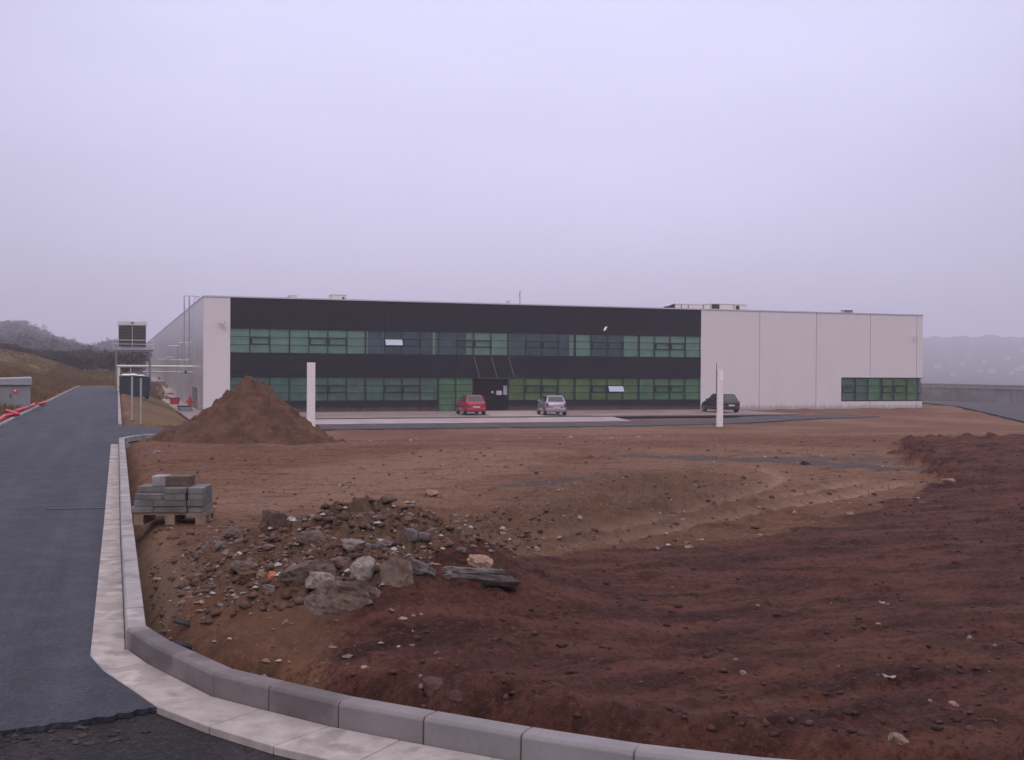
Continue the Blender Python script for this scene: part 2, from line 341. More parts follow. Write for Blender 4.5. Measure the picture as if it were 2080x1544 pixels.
simple('house wall', (.42, .38, .38), .8, 0, .1, .3); simple('house roof', (.22, .11, .09), .8, 0, .1, .3)
simple('orange brick', (.42, .13, .07), .9, 0, .3, 20)
simple('pale stone', (.23, .155, .115), .9, 0, .3, 14, .5, rnd=.25)
simple('tan stone', (.23, .145, .10), .9, 0, .3, 14, .5, rnd=.25)
simple('grey stone', (.17, .135, .115), .9, 0, .3, 14, .5, rnd=.25)
simple('rubber', (.014, .014, .016), .7)
simple('bark', (.055, .042, .035), .9)
simple('strip dark', (.02, .019, .022), .6)
simple('wire', (.05, .05, .055), .6)
mat_leaf('bush brown', (.060, .034, .024), (.10, .062, .040)); mat_leaf('bush dark', (.030, .030, .020), (.055, .050, .030)); mat_leaf('bush olive', (.055, .052, .022), (.085, .072, .030))
mat_leaf('wood leaf', (.035, .036, .028), (.065, .058, .042)); mat_leaf('grass', (.10, .060, .022), (.215, .128, .048)); mat_leaf('weed', (.10, .075, .04), (.19, .14, .085))
mat_island('gravel', [(.30, .22, .18), (.19, .135, .105), (.24, .20, .18), (.13, .085, .062), (.42, .37, .34), (.15, .13, .125), (.21, .13, .09)])
mat_island('clod', [(.085, .045, .033), (.11, .058, .041), (.065, .034, .027), (.13, .075, .054)])
mat_island('dark clod', [(.058, .025, .021), (.070, .031, .025), (.045, .020, .017), (.085, .040, .032)])
def emit(name, col, s):
    m, nt = nodes(name); t = NT(nt); e = t.n('ShaderNodeEmission', {0: (*col, 1), 1: s}); t.out(e.outputs[0]); MATS[name] = m
emit('lamp lit', (1, .82, .62), 3.0)

# ------------------------------------------------------------------ mesh builder
class MB:
    def __init__(s): s.v = []; s.f = []
    def add(s, vs, fs):
        k = len(s.v); s.v += [tuple(map(float, a)) for a in vs]; s.f += [tuple(i+k for i in f) for f in fs]; return s
    def hexa(s, c):  # 4 bottom then 4 top, counter-clockwise
        return s.add(c, [(3, 2, 1, 0), (4, 5, 6, 7), (0, 1, 5, 4), (1, 2, 6, 5), (2, 3, 7, 6), (3, 0, 4, 7)])
    def box(s, x0, x1, y0, y1, z0, z1):
        return s.hexa([(x0, y0, z0), (x1, y0, z0), (x1, y1, z0), (x0, y1, z0), (x0, y0, z1), (x1, y0, z1), (x1, y1, z1), (x0, y1, z1)])
    def tube(s, pts, r, n=10, caps=True):
        pts = [Vector(p) for p in pts]; rs = r if isinstance(r, (list, tuple)) else [r]*len(pts)
        vs = []; fs = []
        for i, p in enumerate(pts):
            d = (pts[min(i+1, len(pts)-1)]-pts[max(i-1, 0)]).normalized()
            a = d.cross(Vector((0, 0, 1)) if abs(d.z) < .95 else Vector((1, 0, 0))).normalized(); b = d.cross(a)
            for k in range(n):
                t = 2*math.pi*k/n; vs.append(p+(a*math.cos(t)+b*math.sin(t))*rs[i])
        for i in range(len(pts)-1):
            for k in range(n): fs.append((i*n+k, (i+1)*n+k, (i+1)*n+(k+1) % n, i*n+(k+1) % n))
        if caps: fs.append(tuple(range(n))); fs.append(tuple((len(pts)-1)*n+k for k in reversed(range(n))))
        return s.add(vs, fs)
    def prism(s, pts, z0, z1):
        n = len(pts); a = [(p[0], p[1], z0 if not callable(z0) else z0(*p)) for p in pts]; b = [(p[0], p[1], z1 if not callable(z1) else z1(*p)) for p in pts]
        return s.add(a+b, [tuple(reversed(range(n))), tuple(range(n, 2*n))]+[(i, (i+1) % n, n+(i+1) % n, n+i) for i in range(n)])
    def loft(s, rings, caps=True):
        n = len(rings[0]); k = [v for r in rings for v in r]; fs = []
        for i in range(len(rings)-1):
            for j in range(n): fs.append((i*n+j, i*n+(j+1) % n, (i+1)*n+(j+1) % n, (i+1)*n+j))
        if caps: fs.append(tuple(reversed(range(n)))); fs.append(tuple((len(rings)-1)*n+j for j in range(n)))
        return s.add(k, fs)
    def build(s, name, mat, parent=None, smooth=False, bevel=0, label=None):
        me = bpy.data.meshes.new(name); me.from_pydata(s.v, [], s.f)
        bm = bmesh.new(); bm.from_mesh(me); bmesh.ops.recalc_face_normals(bm, faces=bm.faces)
        if bevel: bmesh.ops.bevel(bm, geom=list(bm.edges), offset=bevel, segments=1, affect='EDGES', clamp_overlap=True)
        bm.to_mesh(me); bm.free()
        if smooth: me.polygons.foreach_set('use_smooth', [True]*len(me.polygons))
        me.materials.append(MATS[mat]); o = bpy.data.objects.new(name, me); COL.objects.link(o)
        if parent: o.parent = parent
        if label: o['label'] = label
        return o
def tag(o, label, cat, group=None):
    o['label'] = label; o['category'] = cat
    if group: o['group'] = group
    return o
def thing(name, label, cat, loc=(0, 0, 0), rz=0, group=None):
    o = bpy.data.objects.new(name, None); COL.objects.link(o); o.location = tuple(map(float, loc)); o.rotation_euler = (0, 0, rz); o.empty_display_size = .2
    return tag(o, label, cat, group)
def struct(o): o['kind'] = 'structure'; return o
def stuff(o): o['kind'] = 'stuff'; return o
def dup(o, parent=None):
    c = o.copy(); COL.objects.link(c)
    if parent: c.parent = parent
    for ch in o.children: dup(ch, c)
    return c

# ------------------------------------------------------------------ sky and light
def sky():
    w = bpy.data.worlds.new("World"); sc.world = w; w.use_nodes = True; nt = w.node_tree; nt.nodes.clear(); t = NT(nt)
    d = t.n('ShaderNodeTexCoord').outputs['Generated']
    z = t.n('ShaderNodeSeparateXYZ', {0: d}).outputs[2]
    ns = t.n('ShaderNodeTexSky'); ns.sky_type = 'NISHITA'; ns.sun_disc = False; ns.sun_elevation = R_(48); ns.sun_rotation = R_(200); ns.air_density = 1.5; ns.dust_density = 4
    cr = t.n('ShaderNodeValToRGB', {0: t.math('ADD', t.math('MULTIPLY', z, .5), .5)}); e = cr.color_ramp.elements
    stops = [(0.0, (.10, .08, .08)), (.49, (.30, .27, .34)), (.503, (.43, .40, .55)), (.545, (.56, .535, .73)), (.60, (.64, .615, .85)), (.665, (.70, .675, .93)), (.80, (1.12, 1.06, 1.34)), (1.0, (1.45, 1.36, 1.6))]
    while len(e) < len(stops): e.new(.5)
    for i, (p, c) in enumerate(stops): e[i].position = p; e[i].color = (*c, 1)
    v = t.map(d, (1.2, 1.2, 4.2))
    c1 = t.noise(v, 1.5, 5, .5)
    f = t.ramp(c1, .3, .72, .93, 1.08)
    dl = t.n('ShaderNodeVectorMath', {0: d, 1: (math.sin(YAW+.02)*math.cos(R_(14)), math.cos(YAW+.02)*math.cos(R_(14)), math.sin(R_(14)))}, operation='DOT_PRODUCT').outputs[1]
    gl = t.n('ShaderNodeMapRange', {0: dl, 1: .84, 2: 1.0, 3: .90, 4: 1.22}); gl.interpolation_type = 'SMOOTHSTEP'
    f = t.math('MULTIPLY', f, gl.outputs[0])
    cl = t.n('ShaderNodeVectorMath', {0: cr.outputs[0], 'Scale': f}, operation='SCALE').outputs[0]
    b1 = t.n('ShaderNodeBackground', {0: ns.outputs[0], 1: .05}); b2 = t.n('ShaderNodeBackground', {0: cl, 1: SKY_S})
    mx = t.n('ShaderNodeMixShader', {0: .93, 1: b1.outputs[0], 2: b2.outputs[0]})
    t.n('ShaderNodeOutputWorld', {0: mx.outputs[0]})
    l = bpy.data.lights.new('overcast_sun', 'SUN'); l.energy = .95; l.angle = R_(25); l.color = (1, .95, .93)
    o = bpy.data.objects.new('overcast_sun', l); COL.objects.link(o)
    o.rotation_euler = (R_(42), 0, R_(-20))
SKY_S = 1.05
sky()
sc.view_settings.view_transform = 'Standard'; sc.view_settings.look = 'None'; sc.view_settings.exposure = 0; sc.view_settings.gamma = 1
sc.cycles.use_denoising = True; sc.cycles.denoising_prefilter = 'ACCURATE'
sc.cycles.max_bounces = 8; sc.cycles.diffuse_bounces = 3; sc.cycles.transparent_max_bounces = 12; sc.cycles.volume_bounces = 1

# haze
hz = MB().box(-3150, 3150, -3150, 3150, -60, 110)
def mat_haze():
    m, nt = nodes('haze'); t = NT(nt)
    v = t.n('ShaderNodeVolumePrincipled', {'Color': (.93, .91, .99, 1), 'Density': .0008, 'Anisotropy': .2})
    t.n('ShaderNodeOutputMaterial', {'Volume': v.outputs[0]}); MATS['haze'] = m
mat_haze(); stuff(hz.build('haze', 'haze'))

# ------------------------------------------------------------------ ground sheet
def ground():
    dense = np.radians(np.linspace(-36, 36, 860))+YAW
    coarse = np.linspace(YAW+R_(36), YAW+2*math.pi-R_(36), 110)[1:-1]
    ang = np.concatenate([dense, coarse]); na = len(ang)
    rr = [1.0]
    while rr[-1] < 3050:
        r = rr[-1]; rr.append(r*(1.022 if r < 3 else 1.0058 if r < 32 else 1.010 if r < 120 else 1.03))
    rr = np.array(rr); nr = len(rr)
    A, Rr = np.meshgrid(ang, rr); X = Rr*np.sin(A); Y = Rr*np.cos(A)
    X = np.append(X.ravel(), 0.0); Y = np.append(Y.ravel(), 0.0)
    Z = height(X, Y); m = masks(X, Y)
    i, j = np.meshgrid(np.arange(nr-1), np.arange(na), indexing='ij'); j2 = (j+1) % na
    q = np.stack([i*na+j, (i+1)*na+j, (i+1)*na+j2, i*na+j2], -1).reshape(-1, 4)[:, ::-1]
    c = len(X)-1; tri = np.stack([np.full(na, c), np.arange(na), (np.arange(na)+1) % na], -1)[:, ::-1]
    me = bpy.data.meshes.new('ground'); me.vertices.add(len(X)); me.vertices.foreach_set('co', np.stack([X, Y, Z], -1).astype(np.float32).ravel())
    nl = q.size+tri.size; me.loops.add(nl); me.loops.foreach_set('vertex_index', np.concatenate([q.ravel(), tri.ravel()]).astype(np.int32))
    nf = len(q)+len(tri); me.polygons.add(nf)
    me.polygons.foreach_set('loop_start', np.concatenate([np.arange(len(q))*4, q.size+np.arange(len(tri))*3]).astype(np.int32))
    me.update(calc_edges=True); me.validate()
    me.polygons.foreach_set('use_smooth', np.ones(nf, bool))
    r = np.hypot(X, Y); one = np.ones_like(X)
    wood = np.clip(ss(200, 270, r)+(X > 90), 0, 1)
    for nm, ch in (('zone_a', (np.clip(m['top']*(1+2.2*ss(9, 13, X)), 0, 1), m['gra'], m['rut'])), ('zone_b', (np.clip(m['ban']+ss(90, 150, r)+.55*(Y > 38.5)*(X < 6)*(X > 0)*ss(-.1, -.5, m["pav"]), 0, 1), m['san'], m['pale'])), ('zone_c', (np.maximum(m['rub'], m['rub2']*.7), wood, one*0))):
        at = me.color_attributes.new(nm, 'FLOAT_COLOR', 'POINT')
        at.data.foreach_set('color', np.stack([*ch, one], -1).astype(np.float32).ravel())
    me.materials.append(MATS['earth']); o = bpy.data.objects.new('ground', me); COL.objects.link(o); struct(o)
    if me.polygons[0].normal.z < 0: me.flip_normals()
ground()

# ------------------------------------------------------------------ roads, paving
def ragged(a, b, n, amp, seed):
    r = random.Random(seed); a = Vector(a); b = Vector(b); d = (b-a).normalized(); p = Vector((-d.y, d.x))
    return [tuple(a.lerp(b, k/n)+p*(amp*(r.random()-.5) if 0 < k < n else 0)) for k in range(n)]
low = MB().prism([(-14, -8.5), (30, -8.5), (30, 1.0), (12, 1.4)]+[(a+.02, b+.02) for a, b in reversed(GUT[1:-1])]+[(-.15, 7.8), (-.16, 9), (-3.4, 9), (-14, 5)], -.2, -.034)
struct(low.build('road_base_course', 'rough asphalt'))
edge = ragged((-14, 4.6), (-2.0, 6.1), 90, .16, 1)+ragged((-2.0, 6.1), (-.25, 6.43), 46, .05, 2)+ragged((-.25, 6.43), (.21, 6.56), 14, .05, 3)
up = edge+[(a, b) for a, b in reversed(GUT[1:4])]+[(-.167, 7.87), (-.152, 14), (-.15, 29.3), (.1, 29.6), (.6, 31.0), (2.0, 35.2), (.6, 38.1), (.02, 38.6), (.02, 118), (-3.47, 118), (-3.47, 10), (-14, 6)]
struct(MB().prism(up, -.030, 0.0).build('road', 'asphalt'))
struct(MB().prism([(-.9, 16.1), (.03, 16.0), (.03, 16.12), (-.9, 16.2)], .0, .0075).build('dark_cross_strip', 'strip dark'))  # thin dark strip across the road edge and gutter
def drape(name, left, right, mat, dz, thick=.06, n=10):
    mb = MB(); L = []; Rr = []
    def res(pl):
        out = []
        for a, b in zip(pl[:-1], pl[1:]):
            out += [(a[0]+(b[0]-a[0])*k/n, a[1]+(b[1]-a[1])*k/n) for k in range(n)]
        return out+[pl[-1]]
    L, Rr = res(left), res(right); vs = []
    for a, b in zip(L, Rr):
        for p in (a, b):
            z = float(base(np.array([p[0]]), np.array([p[1]]))[0])+dz; vs += [(p[0], p[1], z), (p[0], p[1], z-thick)]
    fs = []
    for k in range(len(L)-1):
        i = 4*k; fs += [(i, i+2, i+6, i+4), (i+1, i+5, i+7, i+3), (i, i+4, i+5, i+1), (i+2, i+3, i+7, i+6)]
    return struct(mb.add(vs, fs).build(name, mat))
drape('side_road', [(2.0, 35.2), (.6, 38.1)][::-1]+[], [(.6, 31.0), (2.0, 35.2)][::-1]+[], 'asphalt', .004) if False else None
drape('side_road', [(.62, 38.1), (2.5, 38.6), (4.8, 40.2), (7.6, 46), (8.8, 60.5)], [(.62, 31.02), (1.8, 34.2), (2.9, 38), (3.6, 46), (4.6, 60.5)], 'asphalt', .006, .15)
drape('parking_drive', [(4.6, 60.6), (30, 60.6), (38, 62.5), (46, 67), (53, 69)], [(4.6, 66), (31, 65.6), (37.5, 66.8), (43, 71), (53, 74)], 'asphalt drive', .02)
drape('parking_lane', [(4.3, 66.0), (20, 66.0), (31.5, 66.2)], [(4.3, 72.2), (20, 72.2), (33, 72.4)], 'paving', .026)
drape('dark_strip', [(4.3, 72.25), (49, 72.6)], [(4.3, 73.6), (49, 74.1)], 'asphalt', .018)  # narrow dark strip between the lane and the apron
drape('parking_apron', [(4.3, 73.65), (49.5, 74.15)], [(4.3, 84.64), (49.5, 84.64)], 'bare paving', .03)
drape('entrance_path', [(24.5, 73.8), (25.5, 78), (26.5, 84.6)], [(29.5, 73.8), (30.5, 78), (31.5, 84.6)], 'paving', .042, .03)
drape('wall_path', [(4.25, 84.7), (4.25, 150), (4.25, 255)], [(5.88, 84.7), (5.88, 150), (5.88, 255)], 'paving', .05)
pts = RIGHT_ROAD
drape('right_road', [pts[0], pts[1], pts[2], pts[3], pts[4], pts[5]], [(87.5, 48), (87.6, 60), (87.6, 75), (87.6, 90), (87.6, 102), (87.5, 150)], 'asphalt drive', .05)

# kerbs ------------------------------------------------------------
def seg_stone(p, q, w, z0, z1, ch=.018, gap=.004, jit=0):
    """kerb stone between p and q (front top edge), body to the right of p->q reversed side given by w sign"""
    a = Vector((*p, 0)); b = Vector((*q, 0)); d = (b-a).normalized(); n = Vector((d.y, -d.x, 0))*w
    a = a+d*gap; b = b-d*gap; u = n.normalized()
    rings = []
    for e in (a, b):
        rings.append([e+Vector((0, 0, z0)), e+u*.004+Vector((0, 0, z1-ch)), e+u*(ch*1.1)+Vector((0, 0, z1)), e+n+Vector((0, 0, z1-.002)), e+n+Vector((0, 0, z0))])
    return MB().loft(rings)
def shaped(mb, name, mat, bev=.004):
    c = Vector((0, 0, 0))
    for v in mb.v: c += Vector(v)
    c /= len(mb.v); c.z = 0
    mb.v = [(v[0]-c.x, v[1]-c.y, v[2]) for v in mb.v]
    o = mb.build(name, mat, bevel=bev); o.location = c; return o
CURVE_L = ['mitred end kerb stone at the sharp bend beside the straight kerb', 'long brown kerb stone with dark streaked face, next after the sharp bend', 'dark-faced curved kerb stone, third from the sharp bend',
           'kerb stone with a damp black patch on its face, fourth from the sharp bend', 'clean blue-grey kerb stone, fifth from the sharp bend', 'kerb stone with soil spilled over its top, sixth from the sharp bend',
           'pale kerb stone with a dark stain at its lower left corner, seventh from the bend', 'pale kerb stone near the bottom edge, eighth from the sharp bend', 'low-lying pale kerb stone at the bottom right of the curved row']
for k in range(len(KERB)-1):
    a, b = KERB[k], KERB[k+1]
    o = shaped(seg_stone(b, a, .135, -.2, .14), 'kerb_stone', 'damp kerb concrete' if k < 4 else 'curved kerb concrete')
    o.data.transform(Matrix.Identity(4))
    tag(o, CURVE_L[k] if k < len(CURVE_L) else 'pale curved kerb stone running out along the dark soil at the bottom right', 'kerb stone', 'curved kerb stones around the soil')
for k in range(len(GUT)-1):
    a, b, c, d = GUT[k], GUT[k+1], KERB[min(k+1, len(KERB)-1)], KERB[k]
    def inn(g):
        best = min(KERB_F, key=lambda t: (t[0]-g[0])**2+(t[1]-g[1])**2); return best
    KERB_F = [(p[0]+(q[0]-p[0])*t/20, p[1]+(q[1]-p[1])*t/20) for p, q in zip(KERB[:-1], KERB[1:]) for t in range(20)]
    ai, bi = inn(a), inn(b)
    A, B = Vector(a), Vector(b); Ai, Bi = Vector(ai), Vector(bi); e = (B-A).normalized()*.003
    mb = MB().prism([tuple(A+e), tuple(B-e), tuple(Bi-e+(B-Bi)*.02), tuple(Ai+e+(A-Ai)*.02)], -.10, .006+.002*rng.random())
    o = shaped(mb, 'gutter_stone', 'gutter concrete')
    L = ['pale gutter stone at the sharp bend of the kerb', 'gutter stone with a dark joint, just below the sharp bend', 'gutter stone with a brown wet patch where the asphalt edge breaks off', 'first gutter stone with its side bare above the rough asphalt',
         'gutter stone with a pale sandy patch beside the damp kerb', 'pink-grey gutter stone near the bottom edge of the photo', 'half-cut gutter stone at the very bottom of the photo']
    tag(o, L[k] if k < len(L) else 'pale gutter stone along the curved kerb past the bottom edge', 'gutter stone', 'gutter stones along the curved kerb')
ky = [8.0, 8.66]
while ky[-1] < 29: ky.append(ky[-1]+1.0)
def kx(y): return np.interp(y, [8, 13.4, 30], [.055, .035, .03])
for a, b in zip(ky[:-1], ky[1:]):
    o = shaped(seg_stone((kx(a), a), (kx(b), b), .133, -.2, .14+rng.uniform(-.004, .004)), 'kerb_stone', 'kerb concrete')
    lb = 'short cut kerb stone ending the straight row at the sharp bend' if a == 8 else 'kerb stone with a dark square stain on top, second from the sharp bend' if b < 10 else 'kerb stone beside the pallet of blocks' if 13 < b < 14.5 else 'pale kerb stone in the straight row along the right side of the road'
    tag(o, lb, 'kerb stone', 'straight kerb stones beside the soil')
for p, q in (((.03, ky[-1]), (.16, 30.2)), ((.16, 30.2), (.42, 30.9)), ((.42, 30.9), (.9, 31.5))):
    tag(shaped(seg_stone(p, q, .133, -.2, .13), 'kerb_stone', 'kerb concrete'), 'pale kerb stone on the tight corner where the side road turns off', 'kerb stone', 'kerb stones on the side road corner')
y = 7.87
while y < 29:
    L = rng.choice((.5, .5, .5, .33)); b = y+L
    xo0, xo1 = np.interp(y, [7.87, 14.5, 30], [-.165, -.152, -.15]), np.interp(b, [7.87, 14.5, 30], [-.165, -.152, -.15])
    mb = MB().prism([(xo0, y+.003), (kx(y)-.002, y+.003), (kx(b)-.002, b-.003), (xo1, b-.003)], -.1, .007+rng.uniform(-.002, .004))
    tag(shaped(mb, 'gutter_stone', 'gutter concrete'), 'stained gutter stone with a pale ring, close to the sharp bend' if 9.5 < y < 9.99 else 'pale flat gutter stone in the straight row beside the asphalt', 'gutter stone', 'straight gutter stones beside the road')
    y = b
# kerb rows of the far road edges
kp = shaped(seg_stone((0, 0), (0, 1.0), -.12, -.2, .08), 'kerb_stone', 'kerb concrete', .0)
dz0 = kp.location.copy()
first = True
for y in range(10, 118):
    o = kp if first else dup(kp); first = False
    o.location = (-3.53, y+.5, rng.uniform(-.005, .005)); tag(o, 'kerb stone in the long row along the left edge of the road', 'kerb stone', 'kerb stones along the left road edge')
for y in range(39, 117):
    o = dup(kp); o.location = (.09, y+.5, -.03); tag(o, 'low kerb stone in the far row between the road and the building', 'kerb stone', 'kerb stones beyond the side road')

# ------------------------------------------------------------------ the factory building
X0, Y0, ZB, HB = 5.91, 84.67, -1.41, 8.6
ZT = ZB+HB; D0, DW, NB = 7.805, 1.444, 27; D1 = D0+DW*NB; X1 = 69.71; YB = 262
BL = thing('factory_building', 'long low white factory with dark two-storey glazed office front', 'building', (X0, Y0, ZB))
def bp(mb, name, mat, parent=BL, **k):
    o = mb.build(name, mat, None, **k); o.parent = parent
    o.matrix_parent_inverse = Matrix.Translation(-Vector((X0, Y0, ZB))); return o
def sub(mb, name, mat, par, **k):
    o = mb.build(name, mat, None, **k); o.parent = par; return o
Z1, Z2, Z3, Z4 = ZB+.88, ZB+2.64, ZB+4.46, ZB+6.22   # base top, lower glass top, mid band top, upper glass top
TP = ZT-.10
bp(MB().box(X0, D0-.005, Y0, Y0+.25, ZB-.2, TP), 'wall_panel', 'white panel')
seams = [D1+.005, 52.51, 58.27, 63.98, 69.04, X1]
for i, (a, b) in enumerate(zip(seams[:-1], seams[1:])):
    a2, b2 = a+.03*(i > 0), b-.03*(i < 4)
    mb = MB()
    wl, wr, w0, w1 = 60.98, X1, -.66, 1.34
    if b <= wl: mb.box(a2, b2, Y0, Y0+.25, ZB-.2, TP)
    else:
        if a < wl: mb.box(a2, wl, Y0, Y0+.25, ZB-.2, TP)
        c = max(a2, wl+.002)
        mb.box(c, b2, Y0, Y0+.25, ZB-.2, w0); mb.box(c, b2, Y0, Y0+.25, w1, TP)
    bp(mb, 'wall_panel', 'white panel')
mb = MB()
for s in seams[1:5]:
    if s > 60.9:
        mb.box(s-.029, s+.029, Y0+.06, Y0+.2, ZB-.2, -.67); mb.box(s-.029, s+.029, Y0+.06, Y0+.2, 1.35, TP)
    else: mb.box(s-.029, s+.029, Y0+.06, Y0+.2, ZB-.2, TP)
bp(mb, 'joint_strip', 'trim')
mb = MB().box(X0-.01, X0+.25, Y0+.255, YB, ZB-.2, TP-.003); bp(mb, 'side_wall', 'steel panel')
bp(MB().box(X1-.25, X1-.01, Y0+.255, YB, ZB-.2, -.665).box(X1-.25, X1-.01, Y0+.255, YB, 1.345, TP-.003).box(X1-.25, X1-.01, Y0+1.5, YB, -.664, 1.344), 'side_wall', 'white panel')
bp(MB().box(X0+.3, X1-.3, YB-.3, YB-.02, ZB-.2, TP-.006), 'rear_wall', 'steel panel')
bp(MB().box(X0+.26, X1-.26, Y0+.3, YB-.31, TP-.45, TP-.15), 'roof', 'unit casing')
bp(MB().box(X0-.05, X1+.05, Y0-.05, Y0+.4, TP+.002, ZT).box(X0-.05, X0+.4, Y0+.402, YB, TP+.002, ZT).box(X1-.4, X1+.05, Y0+.402, YB, TP+.002, ZT), 'roof_trim', 'trim')
# dark bands (each bay its own cassette line is in the mesh)
def band(z0, z1, i0, i1):
    mb = MB()
    i = i0
    while i < i1:
        j = min(i+4, i1); mb.box(D0+i*DW+.008, D0+j*DW-.008, Y0+.03, Y0+.25, z0, z1); i = j
    return mb
bp(band(Z4+.002, TP-.002, 0, NB), 'dark_cladding', 'dark panel'); bp(band(Z2+.002, Z3-.002, 0, NB), 'dark_cladding', 'dark panel')
bp(band(ZB-.2, Z1-.002, 0, 11), 'dark_cladding', 'dark panel'); bp(band(ZB-.2, Z1-.002, 15, NB), 'dark_cladding', 'dark panel')
# interior rooms behind the glass
bp(MB().box(D0, X1-.3, Y0+6, Y0+6.1, ZB, TP-.5).box(D0-.1, X1-.3, Y0+.26, Y0+6, Z2+.3, Z3-.3).box(D0-.1, X1-.3, Y0+.26, Y0+6, ZB, ZB+.04), 'interior', 'interior')
mb = MB()
for k in range(0, NB+1, 4): mb.box(D0+k*DW-.06, D0+k*DW+.06, Y0+.5, Y0+5.9, Z1, Z2+.29).box(D0+k*DW-.06, D0+k*DW+.06, Y0+.5, Y0+5.9, Z3, Z4)
bp(mb, 'partition', 'blind grey')
OPEN_U = {8}; OPEN_L = {21}
SASH_U = {1, 4, 5, 8, 9, 12, 13, 16, 17, 20, 21, 24, 25}; SASH_L = {1, 4, 5, 8, 9, 16, 17, 20, 21, 24, 25}
def sash(xa, xb, za, zb, par, openit):
    t = .095
    def fr(y, tilt):
        mb = MB(); c = [(xa, za, xb, za+t), (xa, zb-t, xb, zb), (xa, za+t+.001, xa+t, zb-t-.001), (xb-t, za+t+.001, xb, zb-t-.001)]
        for p in c: mb.box(p[0], p[2], y-.07, y-.005, p[1], p[3])
        return mb
    sub(fr(Y0+.03, 0), 'sash_frame', 'sash dark', par)
    if openit:   # top-hung leaf pushed out at the bottom
        mb = MB(); h = zb-za-.08; an = R_(28); dy, dz = -math.sin(an)*h, math.cos(an)*h
        z1 = zb-.04; y1 = Y0-.03
        mb.hexa([(xa+.03, y1+dy, z1-dz), (xb-.03, y1+dy, z1-dz), (xb-.03, y1+dy+.03, z1-dz), (xa+.03, y1+dy+.03, z1-dz), (xa+.03, y1, z1), (xb-.03, y1, z1), (xb-.03, y1+.03, z1), (xa+.03, y1+.03, z1)])
        sub(mb, 'open_leaf', 'open leaf', par)
m_, nt_ = nodes('open leaf'); t_ = NT(nt_); t_.pbr((.40, .43, .47), .08, .75, None); MATS['open leaf'] = m_
BR_U = {0, 1, 2, 3, 4, 5, 6, 13, 14, 19, 22, 23, 24, 25, 26}
def bay(i, z0, z1, rows, opens, sashes, blind, x=None):
    xa, xb = (D0+i*DW, D0+(i+1)*DW) if x is None else x
    hz_ = (z1-z0)/rows
    g = MB().box(xa+.02, xb-.02, Y0+.07, Y0+.09, z0+.01, z1-.01)
    w = bp(g, 'window', 'green glass'); w.matrix_parent_inverse = Matrix.Identity(4); w.location = (0, 0, 0)
    w.matrix_parent_inverse = Matrix.Translation(-Vector((X0, Y0, ZB)))
    fr = MB().box(xa-.022, xa+.022, Y0+.02, Y0+.12, z0, z1)
    for k in range(1, rows): fr.box(xa+.023, xb-.023, Y0+.04, Y0+.11, z0+k*hz_-.022, z0+k*hz_+.022)
    if i % 4 == 3: fr.box(xa-.045, xa-.0225, Y0+.0, Y0+.12, z0, z1).box(xa+.0225, xa+.045, Y0+.0, Y0+.119, z0, z1)
    sub(fr, 'frame', 'frame dark', w)
    if blind:
        f0, f1, bm = blind; n = MB()
        n.box(xa+.03+(xb-xa-.06)*f0, xa+.03+(xb-xa-.06)*f1, Y0+.30, Y0+.32, z0+.01, z1-.02); sub(n, 'blind', bm, w)
    if i in sashes: sash(xa+.024, xb-.024, z0+hz_*1+.0, z0+hz_*2, w, i in opens)
    return w
for i in range(NB):
    bl = (0, 1, 'blind teal') if i in BR_U else (.62, 1, 'blind teal') if i == 12 else (0, .12, 'curtain white') if i == 7 else (0, .1, 'curtain white') if i == 15 else (.72, 1, 'blind teal') if i == 18 else None
    w = bay(i, Z3, Z4, 3, OPEN_U, SASH_U, bl)
    if i not in BR_U:
        xa_ = D0+i*DW+.04; sub(MB().box(xa_, xa_+DW-.08, Y0+.62, Y0+.64, Z3+.01, Z4-.02), 'blind', 'pane backing slate', w)  # added backing, not a real blind: slate colour lifts the near-black panes
    if i == 10: sub(MB().box(D0+10.72*DW, D0+10.86*DW, Y0+.3, Y0+.34, Z3+.01, Z4-.02).box(D0+10.95*DW, D0+10.99*DW, Y0+.3, Y0+.34, Z3+.01, Z4-.02), 'curtain', 'curtain white', w)
for i in range(NB):
    if i in (11, 12): bay(i, ZB+.02, Z2, 5, set(), set(), (0, 1, 'blind green'))
    elif i in (13, 14): continue
    else: bay(i, Z1, Z2, 3, OPEN_L, SASH_L, (0, 1, 'blind grey' if i < 11 else 'blind lime' if 15 <= i < 23 else 'blind green'))
# corner window strip on the white end
wx = [60.99, 62.5, 63.81, 65.3, 66.64, 68.08, 69.31, 69.69]
for k in range(7):
    a, b = wx[k], wx[k+1]
    w = bay(100+k, -.64, 1.32, 3, set(), {100, 103, 104}, (0, 1, ['blind grey', 'blind grey', 'blind green', 'blind lime', 'blind lime', 'blind lime', 'blind grey'][k]), (a, b))
bp(MB().box(60.92, X1+.02, Y0-.03, Y0+.02, 1.325, 1.40).box(60.92, X1+.02, Y0-.03, Y0+.02, -.72, -.645).box(60.92, 60.975, Y0-.031, Y0+.021, -.644, 1.324), 'window_surround', 'frame dark')
bp(MB().box(X1-.06, X1-.03, Y0+.3, Y0+1.49, -.66, 1.34), 'window', 'green glass', label='glazed return of the corner window round the end of the wall')
